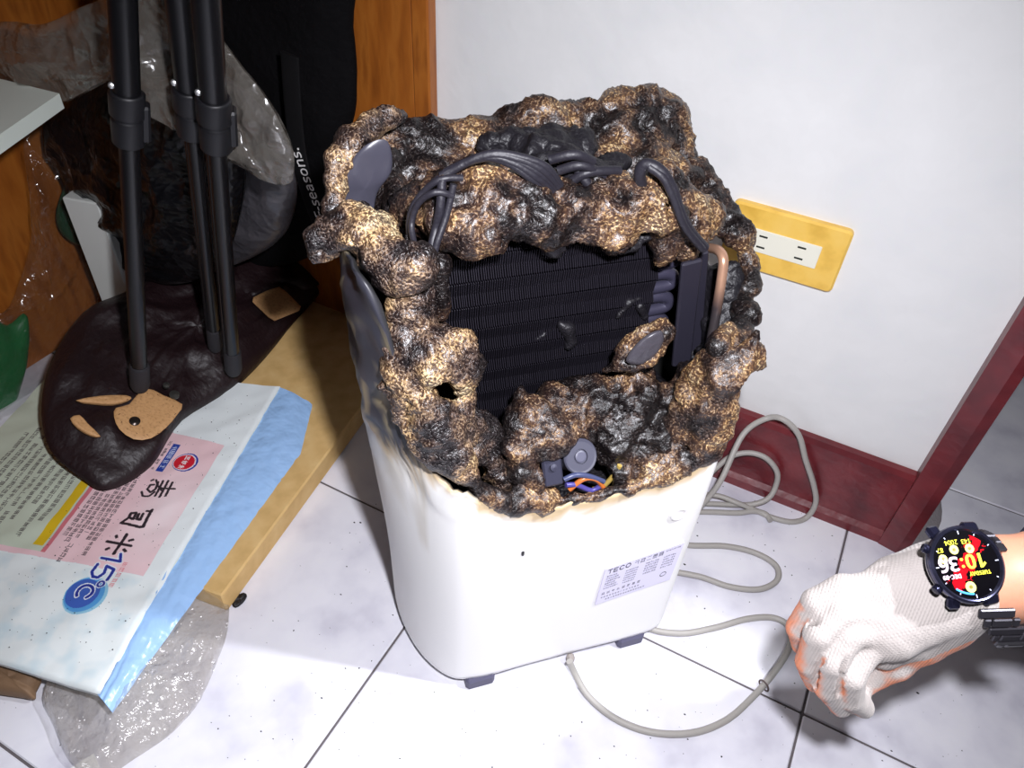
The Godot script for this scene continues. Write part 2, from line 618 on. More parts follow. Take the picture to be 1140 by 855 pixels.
func appliance() -> void:
	var root := thing("dehumidifier", bw(0.11, 0.11, 0), "white dehumidifier with its top burnt, melted and open over black cooling fins", "dehumidifier")
	# ---- shell
	var ol := outline_uv()
	var n := ol.size()
	var rows := 64
	var mb := MB.new()
	var ctr := Vector3(0.11, 0.105, 0)
	for side in 2:
		var k := mb.v.size()
		for i in rows + 1:
			for j in n:
				var q: Vector3 = ol[j]
				var top := shell_top(q.x, q.y)
				top += nA.get_noise_2d(j * 5.0, 3.0) * 0.006 + nB.get_noise_2d(j * 6.0, 40.0) * 0.004
				var t := float(i) / rows
				var y := lerpf(0.016, top, t)
				var sc := 1.0 + 0.012 * smoothstep(0.05, 0.25, y)
				if y < 0.024: sc -= (0.024 - y) * 0.6
				var c := ctr + (q - ctr) * sc
				if c.x < 0.02: c.x -= 0.012 * smoothstep(0.1, 0.4, y) * smoothstep(0.02, 0.08, c.y)
				c.y = maxf(c.y, -0.001)
				if side: c += (ctr - c).normalized() * 0.0035
				var p := bw(c.x, c.y, y)
				var hot := smoothstep(0.24, 0.34, y)
				var nin := (ctr - c).normalized()
				p += (BU * nin.x + BV * nin.y) * (nA.get_noise_3dv(p * 1000.0) * 0.006 * hot)
				var front := q.y < 0.02 and q.x > 0.012
				var edge := top - 0.003 if front else (0.318 if q.x < 0.1 else 0.325)
				var dd := y - edge + nA.get_noise_3dv(p * 1300.0) * (0.006 if front else 0.018) + nB.get_noise_3dv(p * 1000.0) * 0.006
				var cc := Color(0.83, 0.82, 0.8)
				if q.y > 0.02:   # smoke stains running down the side
					var sm := clampf(nA.get_noise_3dv(Vector3(p.x * 900, p.y * 300, p.z * 900)) * 1.6 + (y - 0.27) * 9.0, 0.0, 1.0)
					cc = cc.lerp(Color(0.5, 0.44, 0.33), sm * 0.75)
				cc = cc.lerp(Color(0.6, 0.45, 0.26), smoothstep(-0.02, -0.004, dd))
				cc = cc.lerp(Color(0.035, 0.035, 0.045), smoothstep(-0.004, 0.008, dd) * (0.25 if front else 1.0))
				if dd > 0.012 and q.x < 0.05:
					cc = cc.lerp(Color(0.45, 0.36, 0.2), smoothstep(0.18, 0.4, nA.get_noise_3dv(Vector3(p.x * 2500, p.y * 700, p.z * 2500))) * 0.7)
				if side: cc = Color(0.03, 0.028, 0.03)
				mb.tint = cc
				mb.add(p)
		for i in rows:
			for j in n:
				var a := k + i * n + j
				var b := k + i * n + (j + 1) % n
				if side == 0: mb.quad(a, b, b + n, a + n)
				else: mb.quad(a, a + n, b + n, b)
	var half := (rows + 1) * n
	for j in n:
		var a := rows * n + j
		var b := rows * n + (j + 1) % n
		mb.quad(a, b, b + half, a + half)
	mb.tint = Color(0.5, 0.5, 0.5)
	var c0 := mb.add(bw(0.11, 0.11, 0.016))
	for j in n: mb.tri(c0, (j + 1) % n, j)
	part(mb, "casing", M.shell, root, "white plastic casing with a scorched upper edge")
	# inner tray, so the inside is dark and closed
	mb = MB.new()
	var tp := PackedVector2Array()
	for q in ol:
		var c: Vector3 = ctr + (q - ctr) * 0.94
		tp.append(Vector2(c.x, c.y))
	mb.extrude(tp, Transform3D(Basis(BU, BV, Vector3.DOWN), bw(0, 0, 0.24)), 0.015)
	part(mb, "inner_tray", M.char, root)
	# feet
	for q in [[0.022, 0.009], [0.187, 0.009], [0.03, 0.2], [0.19, 0.2]]:
		mb = MB.new()
		mb.box(Transform3D(Basis(BU, Vector3.UP, -BV), bw(q[0], q[1], 0.0085)), Vector3(0.03, 0.017, 0.024), 0.003)
		part(mb, "foot", mat(rgb(80, 78, 100), 0.6), root)
	# drain plug, cord outlet and a melted pin hole
	mb = MB.new()
	var dp := bp(755, 570, 0.0)
	mb.lathe(dp - BV * 0.001, -BV, [Vector2(0.0085, 0.0), Vector2(0.0085, 0.0015), Vector2(0.0078, 0.0022), Vector2(0.006, 0.0022), Vector2(0.005, 0.0012), Vector2(0.0001, 0.0012)])
	part(mb, "drain_plug", mat(rgb(226, 224, 222), 0.4), root)
	mb = MB.new()
	mb.box(Transform3D(Basis(BU, Vector3.UP, -BV), bp(582, 616, -0.0012)), Vector3(0.0025, 0.005, 0.003), 0.0008)
	part(mb, "burn_hole", M.black, root)
	mb = MB.new()
	mb.box(Transform3D(Basis(BU, Vector3.UP, -BV), bp(635, 733, -0.002)), Vector3(0.008, 0.011, 0.008), 0.002)
	part(mb, "strain_relief", mat(rgb(150, 142, 136), 0.6), root)
	# ---- the rating label
	mb = MB.new()
	var L := [bp(673.5, 632, 0), bp(761, 602, 0), bp(744.5, 643.5, 0), bp(662, 671.5, 0)]
	for i in 4: L[i] -= BV * 0.002
	var ctl: Vector3 = (L[0] + L[1] + L[2] + L[3]) * 0.25
	mb.flat([L[3], L[2], L[1], L[0]], [Vector2(0, 1), Vector2(1, 1), Vector2(1, 0), Vector2(0, 0)])
	var bk := []
	for q in L: bk.append(q + BV * 0.003)
	mb.flat([bk[0], bk[1], bk[2], bk[3]])
	for i in 4: mb.flat([L[i], L[(i + 1) % 4], bk[(i + 1) % 4], bk[i]])
	var lm := mat(Color.WHITE, 0.5)
	lm.albedo_texture = rating_print()
	part(mb, "rating_label", lm, root, "white rating label of small dark print")
	# ---- evaporator: dark block, fins and tube ends
	mb = MB.new()
	mb.box(Transform3D(Basis(BU, Vector3.UP, -BV), bw(0.099, 0.118, 0.37)), Vector3(0.182, 0.2, 0.03), 0.001)
	var ev := part(mb, "evaporator", M.black, root, "black evaporator block of fine upright fins")
	mb = MB.new()
	for i in 98:
		var u := 0.0095 + i * 0.00182 + nC.get_noise_1d(i * 30.0) * 0.0003
		var lean := nA.get_noise_1d(i * 4.0) * 0.0006
		for r in 17:
			var y := 0.274 + r * 0.0112
			var tilt := Basis(BU, -0.5 if r % 2 == 0 else 0.12)
			mb.box(Transform3D(tilt * Basis(BU, Vector3.UP, -BV), bw(u + lean * sin(r), 0.1005 - 0.0012 * float(r % 2 == 0), y)), Vector3(0.0008, 0.0108, 0.008), 0.0003)
	kind(part(mb, "fin_pack", mat(rgb(46, 43, 52), 0.34, 0.5), ev), "stuff")
	for y in [0.425, 0.402, 0.379, 0.356, 0.333]:
		mb = MB.new()
		mb.tube(curve([bw(0.188, 0.106, y), bw(0.198, 0.106, y), bw(0.2055, 0.106, y - 0.003), bw(0.2075, 0.106, y - 0.008), bw(0.204, 0.106, y - 0.0125), bw(0.188, 0.106, y - 0.014)], 5), 0.0055, 12)
		part(mb, "tube_bend", mat(rgb(62, 60, 78), 0.4, 0.3), ev)
	# melted spots on the fins
	for ch in [[[624, 360, 0.097, 4], [632, 366, 0.096, 7], [636, 380, 0.096, 5], [632, 386, 0.095, 4]], [[596, 378, 0.097, 3], [606, 372, 0.097, 3]], [[712, 340, 0.096, 5], [718, 352, 0.096, 5]], [[688, 352, 0.097, 3], [700, 336, 0.097, 3], [712, 332, 0.097, 3]]]:
		melt("fin_clump", [ch], ev, -0.6, 0.006, 0.002, 0.0012, [], M.char)
	# ---- metal strips and the copper pipe at the right of the fins
	for q in [[770, 300, 758, 385, 0.075, 0.017], [781, 290, 772, 385, 0.09, 0.012]]:
		mb = MB.new()
		var a := bp(q[0], q[1] - 10, q[4])
		var b := bp(q[2], q[3] + 20, q[4])
		mb.box(axes(b - a, BV, (a + b) * 0.5), Vector3((b - a).length(), q[5], 0.005), 0.0015)
		part(mb, "support_strip", mat(rgb(44, 42, 54), 0.45, 0.2), root)
	mb = MB.new()
	var cp := curve([bp(790, 276, 0.1), bp(800, 279, 0.085), bp(805, 288, 0.075), bp(804, 305, 0.07), bp(797, 350, 0.06), bp(789, 392, 0.05), bp(785, 410, 0.045)], 6)
	for i in cp.size(): pass
	mb.tube(cp, 0.0039, 12)
	for i in mb.v.size():
		var y: float = mb.v[i].y
		var t := smoothstep(0.392, 0.424, y + nA.get_noise_3dv(mb.v[i] * 2000) * 0.02)
		mb.col[i] = Color(0.07, 0.055, 0.06).lerp(Color(0.62, 0.36, 0.24), t)
	var cm := mat(Color.WHITE, 0.32, 0.55)
	cm.vertex_color_use_as_albedo = true
	part(mb, "copper_pipe", cm, root, "copper pipe, blackened lower down")
	# dark block behind the pipe
	melt("charred_insulation", [[[812, 310, 0.1, 16], [805, 350, 0.09, 20], [798, 385, 0.07, 18]], [[770, 300, 0.13, 18], [765, 380, 0.12, 20]], [[800, 315, 0.11, 18], [790, 350, 0.11, 18], [780, 395, 0.09, 20]]], root, -0.5, 0.012, 0.004, 0.004, [], M.char)
	# ---- melted plastic
	melt("melted_back_rim", [
		[[436, 152, 0.205, 13], [470, 152, 0.21, 15], [505, 152, 0.212, 13], [535, 147, 0.212, 12], [560, 143, 0.212, 12], [574, 138, 0.212, 14], [603, 133, 0.212, 19], [625, 132, 0.212, 14], [660, 128, 0.212, 16], [688, 124, 0.212, 20], [720, 122, 0.212, 20], [742, 124, 0.21, 17], [748, 140, 0.206, 16], [750, 165, 0.2, 22], [760, 185, 0.19, 20]],
		[[430, 180, 0.2, 24], [480, 178, 0.2, 22], [540, 172, 0.2, 22], [600, 165, 0.2, 22], [660, 158, 0.2, 24], [700, 152, 0.2, 30], [725, 160, 0.2, 28]],
		[[425, 200, 0.19, 20], [470, 205, 0.18, 22], [530, 195, 0.185, 22], [600, 190, 0.185, 22], [660, 188, 0.18, 22], [720, 190, 0.17, 26], [760, 205, 0.16, 22]]],
		root, 0.12, 0.012, 0.0032, 0.006, [[668, 137, 0.195, 658, 139, 0.19, 5], [616, 156, 0.176, 560, 160, 0.176, 5], [500, 165, 0.178, 520, 163, 0.176, 3]], null, "golden brown bubbled plastic", 0.5)
	melt("melted_overhang", [
		[[462, 235, 0.12, 20], [490, 225, 0.1, 24], [505, 245, 0.085, 22], [525, 252, 0.08, 22], [548, 245, 0.08, 22], [565, 235, 0.085, 22]],
		[[530, 205, 0.11, 24], [545, 225, 0.09, 24], [585, 235, 0.085, 24], [605, 245, 0.08, 20], [618, 258, 0.08, 12], [612, 268, 0.08, 8]],
		[[600, 215, 0.11, 22], [640, 235, 0.085, 20], [660, 248, 0.08, 17], [686, 252, 0.078, 18], [694, 260, 0.078, 11]],
		[[670, 215, 0.1, 24], [700, 225, 0.085, 22], [725, 228, 0.08, 24], [745, 245, 0.08, 16], [740, 270, 0.08, 12], [738, 290, 0.08, 7]],
		[[735, 205, 0.12, 22], [760, 230, 0.1, 18], [785, 245, 0.095, 16], [770, 262, 0.085, 12], [765, 278, 0.083, 9]],
		[[600, 258, 0.079, 5], [598, 270, 0.079, 2]], [[680, 270, 0.077, 5], [684, 282, 0.077, 2]], [[548, 262, 0.079, 5], [552, 276, 0.079, 2]], [[520, 266, 0.08, 6], [506, 280, 0.08, 3]],
		[[775, 185, 0.17, 12], [790, 220, 0.15, 16], [805, 245, 0.13, 16], [822, 262, 0.12, 12], [832, 275, 0.115, 7]]],
		root, 0.18, 0.009, 0.0028, 0.0065, [], null, "crusted blobs of melted plastic over the fins")
	melt("charred_lumps", [
		[[575, 165, 0.17, 14], [600, 175, 0.15, 16], [625, 170, 0.15, 18], [650, 160, 0.16, 12]],
		[[610, 195, 0.13, 18], [640, 195, 0.125, 20], [665, 200, 0.12, 16], [690, 185, 0.14, 12]],
		[[625, 215, 0.11, 14], [655, 205, 0.115, 14], [620, 160, 0.15, 10]],
		[[540, 160, 0.175, 7], [565, 158, 0.175, 8], [590, 152, 0.178, 7], [640, 150, 0.175, 9]],
		[[600, 255, 0.085, 10], [615, 275, 0.082, 7], [612, 262, 0.08, 11]],
		[[700, 268, 0.085, 10], [715, 262, 0.085, 9], [690, 272, 0.086, 6]]],
		root, -1.0, 0.006, 0.0028, 0.006, [], M.char)
	melt("curled_flange", [[[446, 128, 0.19, 5], [432, 131, 0.18, 8], [410, 141, 0.165, 10], [392, 158, 0.15, 12], [380, 180, 0.14, 11], [374, 205, 0.13, 8], [371, 232, 0.12, 7]], [[430, 142, 0.185, 5], [408, 158, 0.17, 7], [394, 178, 0.155, 7], [384, 200, 0.14, 5]]], root, 0.12, 0.008, 0.0026, 0.005, [], M.foam, "golden brown curled strip of bubbled plastic", 0.0)
	mb = MB.new()
	var po := []
	for q in [[379, 205], [390, 180], [410, 160], [432, 158], [436, 190], [420, 215], [412, 250], [390, 258], [374, 245]]: po.append(bp(q[0], q[1], 0.135))
	pillow(mb, ring(po, 4), -BV, 0.003, 0.003, nA, 0.003, 8)
	part(mb, "casing_shard", mat(rgb(62, 61, 72), 0.35), root, "smooth slate grey shard of casing")
	melt("melted_corner", [
		[[350, 281, 0.1, 4], [354, 267, 0.1, 6], [367, 255, 0.1, 10], [388, 250, 0.095, 13], [405, 262, 0.085, 18], [420, 280, 0.075, 20], [440, 296, 0.065, 20], [462, 298, 0.055, 18], [476, 292, 0.05, 12]],
		[[352, 284, 0.1, 4], [364, 278, 0.098, 5], [374, 268, 0.096, 6]],
		[[400, 250, 0.1, 12], [415, 252, 0.1, 12], [430, 270, 0.09, 10]]],
		root, 0.22, 0.009, 0.0026, 0.005, [[359, 277, 0.06, 359, 277, 0.14, 5], [386, 290, 0.06, 386, 290, 0.14, 12]], M.foam, "speckled fold of melted plastic", 0.3)
	melt("melted_left_column", [
		[[462, 300, 0.066, 14], [460, 325, 0.062, 16], [456, 355, 0.058, 17], [453, 385, 0.052, 20], [456, 410, 0.045, 22], [464, 435, 0.036, 22], [478, 458, 0.024, 18], [490, 480, 0.018, 17], [505, 505, 0.014, 15], [520, 530, 0.012, 11]],
		[[470, 320, 0.06, 9], [470, 360, 0.055, 10]], [[442, 430, 0.045, 10], [452, 462, 0.033, 10], [470, 495, 0.02, 9], [488, 520, 0.014, 7]], [[478, 390, 0.036, 16], [502, 390, 0.04, 18], [512, 408, 0.042, 17], [500, 412, 0.035, 18], [484, 412, 0.028, 14]],
		[[512, 420, 0.04, 12], [512, 450, 0.035, 12], [505, 468, 0.028, 14]],
		[[482, 418, 0.026, 10], [480, 445, 0.024, 12]],
		[[500, 470, 0.03, 20], [530, 480, 0.045, 18], [552, 492, 0.05, 16]],
		[[520, 505, 0.03, 14], [545, 515, 0.035, 16], [562, 535, 0.025, 12]]],
		root, 0.16, 0.009, 0.0027, 0.005, [[496, 436, 0.0, 496, 436, 0.06, 12], [535, 525, 0.0, 535, 524, 0.04, 7]], M.foam, "speckled grey brown column of melted plastic")
	melt("melted_flap", [[[484, 300, 0.075, 9], [486, 325, 0.075, 9], [487, 350, 0.075, 7]], [[494, 290, 0.078, 8], [494, 348, 0.076, 6]]], root, -0.25, 0.008, 0.0028, 0.003)
	melt("melted_rear_post", [[[405, 200, 0.15, 6], [400, 225, 0.14, 6], [398, 246, 0.125, 8]], [[432, 190, 0.17, 14], [440, 225, 0.15, 16], [440, 260, 0.12, 16]], [[408, 190, 0.16, 9], [428, 178, 0.18, 12]]], root, -0.2, 0.01, 0.003, 0.005)
	melt("charred_compressor", [
		[[592, 470, 0.05, 30], [620, 458, 0.06, 28], [650, 446, 0.065, 26], [672, 440, 0.06, 20]],
		[[588, 450, 0.062, 9], [580, 438, 0.066, 7]], [[615, 440, 0.07, 8], [612, 430, 0.072, 4]],
		[[640, 470, 0.06, 28], [612, 488, 0.035, 22], [600, 492, 0.03, 14]],
		[[575, 500, 0.03, 14], [580, 525, 0.022, 14], [596, 540, 0.012, 9]]],
		root, -0.02, 0.008, 0.0026, 0.006, [], null, "burnt compressor crusted with char")
	melt("charred_motor", [
		[[688, 470, 0.05, 30], [698, 440, 0.06, 26], [720, 430, 0.06, 22]],
		[[682, 500, 0.035, 22], [705, 510, 0.028, 22], [690, 530, 0.016, 12]],
		[[730, 455, 0.05, 22], [752, 440, 0.05, 18], [765, 420, 0.055, 14]],
		[[730, 490, 0.03, 22], [755, 485, 0.03, 20], [720, 475, 0.04, 20]]],
		root, -0.12, 0.008, 0.0026, 0.0075, [[710, 436, 0.0, 710, 436, 0.06, 6], [722, 428, 0.02, 722, 428, 0.06, 4], [748, 462, 0.0, 745, 470, 0.05, 5]], null, "burnt motor crusted with char")
	melt("melted_cup", [[[672, 412, 0.062, 3], [690, 405, 0.055, 5], [705, 408, 0.048, 4], [722, 400, 0.045, 6], [733, 385, 0.048, 9], [740, 370, 0.055, 9], [736, 360, 0.062, 5], [715, 368, 0.066, 4], [700, 378, 0.066, 4], [690, 392, 0.064, 4]], [[700, 395, 0.058, 9], [718, 384, 0.058, 12]]], root, 0.1, 0.005, 0.0024, 0.003, [], null, "grey melted plastic cup")
	mb = MB.new()
	po = []
	for q in [[697, 402], [706, 386], [722, 372], [736, 368], [738, 380], [728, 396], [712, 406]]: po.append(bp(q[0], q[1], 0.043))
	pillow(mb, ring(po, 4), (-BV + Vector3.UP * 0.5).normalized(), 0.004, 0.003, nB, 0.001, 8)
	part(mb, "cup_lining", mat(rgb(70, 67, 74), 0.35), root, "smooth grey inside of the melted cup")
	melt("melted_front_lip", [
		[[836, 395, 0.02, 12], [820, 402, 0.018, 15], [803, 420, 0.018, 20], [795, 445, 0.018, 22], [790, 468, 0.016, 24], [782, 492, 0.014, 22], [765, 510, 0.01, 17], [742, 525, 0.006, 11], [718, 536, 0.004, 7], [700, 543, 0.002, 6], [670, 550, 0.002, 5], [640, 557, 0.002, 5], [610, 564, 0.002, 6], [580, 563, 0.003, 7], [555, 556, 0.006, 7], [538, 549, 0.008, 7], [522, 530, 0.012, 9], [500, 505, 0.014, 10]],
		[[768, 440, 0.03, 16], [755, 470, 0.03, 16], [740, 495, 0.025, 14], [720, 515, 0.018, 12]],
		[[775, 415, 0.04, 14], [795, 405, 0.03, 14], [770, 430, 0.035, 14]],
		[[838, 398, 0.018, 9], [848, 406, 0.016, 5]], [[836, 388, 0.02, 9], [842, 372, 0.022, 5]],
		[[580, 545, 0.012, 10], [610, 552, 0.01, 8], [596, 558, 0.006, 9]]],
		root, 0.3, 0.008, 0.0026, 0.0045, [[760, 508, -0.02, 772, 490, 0.04, 5]], null, "scorched cream and brown lip of the casing", 0.2)
	melt("melted_strand", [[[830, 272, 0.115, 7], [834, 292, 0.105, 9], [834, 318, 0.09, 9], [827, 345, 0.07, 8], [822, 372, 0.045, 10], [822, 395, 0.025, 13]], [[826, 345, 0.068, 7], [835, 352, 0.06, 9], [840, 346, 0.06, 6]], [[812, 370, 0.04, 10], [800, 385, 0.03, 12]]], root, 0.0, 0.008, 0.0024, 0.0045, [], null, "thin strand of melted plastic", 0.1)
	# ---- cables
	var cab := func(pts: Array, r: float, label := "") -> void:
		var b := MB.new()
		var c := []
		for q in pts: c.append(bp(q[0], q[1], q[2]))
		b.tube(curve(c, 6), r, 9)
		part(b, "burnt_cable", M.cable, root, label)
	cab.call([[716, 212, 0.08], [712, 195, 0.078], [718, 183, 0.076], [735, 190, 0.07], [748, 210, 0.066], [756, 235, 0.062], [768, 258, 0.06], [784, 276, 0.06]], 0.0042)
	cab.call([[722, 186, 0.072], [738, 198, 0.066], [750, 222, 0.061], [762, 252, 0.057], [782, 277, 0.057]], 0.0028)
	for i in 5:
		var d := i * 4.0
		cab.call([[612 + i * 3, 214 - i * 2, 0.085], [592 + i * 4, 200 - d * 0.9, 0.082], [570 + i * 2, 184 - d * 0.6, 0.085], [545, 176 - d * 0.3, 0.09], [520 - i * 2, 180 + d * 0.3, 0.095], [495 - i * 4, 192 + d, 0.098]], 0.0026 + 0.0004 * (i % 2))
	cab.call([[515, 198, 0.075], [490, 200, 0.075], [470, 215, 0.08], [458, 235, 0.08], [456, 258, 0.078], [466, 284, 0.062]], 0.0022)
	cab.call([[504, 218, 0.07], [485, 214, 0.07], [466, 226, 0.075], [458, 250, 0.075], [462, 275, 0.062]], 0.0022)
	cab.call([[492, 200, 0.075], [490, 230, 0.07], [485, 255, 0.07], [478, 285, 0.06]], 0.003)
	cab.call([[505, 205, 0.072], [497, 240, 0.068], [486, 272, 0.062], [480, 300, 0.06]], 0.0024)
	for q in [[[622, 190], [648, 184], [672, 196]], [[630, 206], [655, 192], [690, 190]], [[640, 184], [655, 205], [668, 214]], [[612, 178], [640, 172], [660, 180]]]:
		cab.call([[q[0][0], q[0][1], 0.105], [q[1][0], q[1][1], 0.098], [q[2][0], q[2][1], 0.1]], 0.0035)
	# ---- small things inside at the front
	mb = MB.new()
	var kc := bp(645, 508, 0.02)
	var ka := (-BV * 0.72 + Vector3.UP * 0.6 + BU * 0.1).normalized()
	mb.lathe(kc, ka, [Vector2(0.0135, -0.02), Vector2(0.0135, -0.001), Vector2(0.0145, 0.0), Vector2(0.0145, 0.002), Vector2(0.0135, 0.003), Vector2(0.012, 0.0026), Vector2(0.0062, 0.0026), Vector2(0.006, 0.0012), Vector2(0.0001, 0.0012)])
	var cap := part(mb, "overload_cap", mat(rgb(66, 66, 80), 0.5), root, "round grey cap")
	mb = MB.new()
	mb.lathe(kc + ka * 0.0012, ka, [Vector2(0.0048, 0.0), Vector2(0.0048, 0.0016), Vector2(0.0036, 0.002), Vector2(0.0001, 0.002)])
	part(mb, "cap_boss", mat(rgb(84, 84, 100), 0.45), cap)
	mb = MB.new()
	var br := bp(614, 520, 0.016)
	mb.box(axes(BU, -BV * 0.8 + Vector3.UP * 0.5, br), Vector3(0.016, 0.03, 0.006), 0.0015)
	mb.lathe(br + ka * 0.003 + Vector3(0, 0.0, 0), ka, [Vector2(0.003, 0.0), Vector2(0.003, 0.002), Vector2(0.0001, 0.0025)], 12)
	part(mb, "metal_bracket", mat(rgb(58, 58, 74), 0.4, 0.3), root)
	for q in [[[634, 545], [650, 533], [664, 534], [672, 544], Color(0.5, 0.14, 0.03), 0.0], [[630, 540], [642, 540], [658, 546], [668, 541], Color(0.06, 0.05, 0.22), 0.0], [[628, 534], [640, 529], [655, 530], [672, 536], Color(0.05, 0.06, 0.13), 0.0], [[660, 545], [672, 541], [684, 528], [690, 518], Color(0.4, 0.28, 0.07), 0.01]]:
		mb = MB.new()
		var c := []
		for i in 4: c.append(bp(q[i][0], q[i][1], 0.008 + q[5]))
		mb.tube(curve(c, 5), 0.0022, 9)
		part(mb, "wire", mat(q[4].linear_to_srgb(), 0.35), root)
	# ---- the power cord, its coils lying behind and leaning on the skirting
	var cp2 := []
	for q in [[634, 736, 0.03], [640, 750, 0.016], [655, 775, 0.006], [685, 800, 0.004], [725, 815, 0.004], [770, 816, 0.004], [808, 802, 0.004], [838, 776, 0.004], [862, 748, 0.004], [878, 722, 0.004], [880, 700, 0.004], [862, 688, 0.004], [832, 689, 0.004], [795, 699, 0.004], [755, 705, 0.004], [715, 695, 0.004], [700, 660, 0.004], [730, 637, 0.004], [775, 641, 0.004], [812, 653, 0.004], [845, 656, 0.005], [865, 646, 0.006], [864, 630, 0.006], [842, 616, 0.005], [808, 608, 0.005], [760, 606, 0.004], [715, 590, 0.004], [730, 568, 0.004], [760, 561, 0.004], [793, 561, 0.005], [818, 562, 0.006], [840, 561, 0.01], [856, 554, 0.02], [864, 540, 0.035], [865, 525, 0.05], [853, 510, 0.065], [834, 504, 0.07], [814, 508, 0.062], [796, 522, 0.045], [770, 545, 0.02], [740, 560, 0.004]]:
		cp2.append(cord_point(q))
	mb = MB.new()
	mb.tube(curve(cp2, 7), 0.0034, 12)
	var gm := bump(tri(mat(rgb(164, 160, 154), 0.5), 12.0), ntex(noise(0.03, 91, 3), []), 0.02)
	var cord := part(mb, "power_cord", gm, root, "grey power cord")
	cp2 = []
	for q in [[770, 575, 0.02], [790, 552, 0.05], [804, 532, 0.075], [827, 484, 0.115], [853, 466, 0.126], [872, 467, 0.122], [889, 484, 0.1], [897, 512, 0.075], [906, 540, 0.045], [908, 560, 0.02], [898, 576, 0.006], [881, 581, 0.004], [859, 576, 0.004], [843, 569, 0.004], [821, 560, 0.011], [799, 552, 0.011], [770, 550, 0.004]]:
		cp2.append(cord_point(q))
	mb = MB.new()
	mb.tube(curve(cp2, 7), 0.0034, 12)
	part(mb, "cord_loop", gm, cord)
	cp2 = []
	for q in [[745, 572, 0.004], [770, 570, 0.004], [793, 570, 0.004], [821, 571, 0.0042], [838, 569, 0.005], [852, 572, 0.004], [858, 580, 0.004]]:
		cp2.append(cord_point(q))
	mb = MB.new()
	mb.tube(curve(cp2, 5), 0.0034, 12)
	part(mb, "cord_loop", gm, cord)
	mb = MB.new()
	var tc := fl(849, 765, 0.004)
	var td := (fl(862, 748, 0.004) - fl(838, 776, 0.004)).normalized()
	var tw := []
	for i in 25:
		var a := TAU * i / 24.0
		tw.append(tc + Vector3.UP * (0.001 + 0.0055 * sin(a)) + td.cross(Vector3.UP) * 0.006 * cos(a) + td * 0.003 * sin(a * 0.5))
	mb.tube(tw, 0.0009, 7)
	part(mb, "twist_tie", mat(rgb(90, 76, 74), 0.6), cord)

func cord_point(q: Array) -> Vector3:   # the coils lean on the skirting, never into it
	var p := fl(q[0], q[1], q[2])
	return wl(q[0], q[1], 0.0215) if p.z < 0.0215 else p

func rating_print() -> ImageTexture:
	var im := Image.create(512, 256, false, Image.FORMAT_RGB8)
	im.fill(rgb(214, 210, 232))
	var ink := rgb(44, 40, 58)
	var rng := RandomNumberGenerator.new()
	rng.seed = 5
	var row := func(x0: float, y: float, count: int, size: float, gap: float) -> void:
		for i in count:
			var x := x0 + i * (size + gap)
			for k in 5:   # a block of crossing strokes for each character
				if rng.randf() < 0.7: im.fill_rect(Rect2i(int(x), int(y + k * size / 5.0), int(size), maxi(1, int(size / 9.0))), ink)
			for k in 3:
				if rng.randf() < 0.7: im.fill_rect(Rect2i(int(x + k * size / 2.4), int(y), maxi(1, int(size / 8.0)), int(size)), ink)
	# TECO
	var s := 26.0
	var y0 := 14.0
	for q in [[[0, 0], [1, 0]], [[0.5, 0], [0.5, 1]]]: stroke(im, [Vector2(24 + q[0][0] * s, y0 + q[0][1] * s), Vector2(24 + q[1][0] * s, y0 + q[1][1] * s)], 6, ink)
	for q in [[[0, 0], [0, 1]], [[0, 0], [0.9, 0]], [[0, 0.5], [0.8, 0.5]], [[0, 1], [0.9, 1]]]: stroke(im, [Vector2(62 + q[0][0] * s, y0 + q[0][1] * s), Vector2(62 + q[1][0] * s, y0 + q[1][1] * s)], 6, ink)
	for o in 2:
		var pts := []
		for i in 21:
			var a := lerpf(0.7, TAU - 0.7, i / 20.0) if o == 0 else TAU * i / 20.0
			pts.append(Vector2(114 + o * 40 + cos(a) * 15, y0 + 13 + sin(a) * 13))
		stroke(im, pts, 6, ink)
	row.call(196, 14, 5, 28, 12)
	row.call(400, 16, 9, 9, 2)
	for r in 6: row.call(24, 56 + r * 17, 5 + r % 3, 11, 3)
	for r in 6: row.call(150, 62 + r * 17, 7, 9, 3)
	for r in 5: row.call(280, 56 + r * 18, 6, 12, 3)
	for r in 5: row.call(400, 56 + r * 18, 6, 10, 4)
	row.call(24, 176, 8, 18, 16)
	row.call(24, 208, 14, 11, 8)
	row.call(60, 230, 16, 11, 6)
	var cc := []
	for i in 21: cc.append(Vector2(440 + cos(TAU * i / 20.0) * 20, 190 + sin(TAU * i / 20.0) * 14))
	stroke(im, cc, 4, ink)
	return ImageTexture.create_from_image(im)


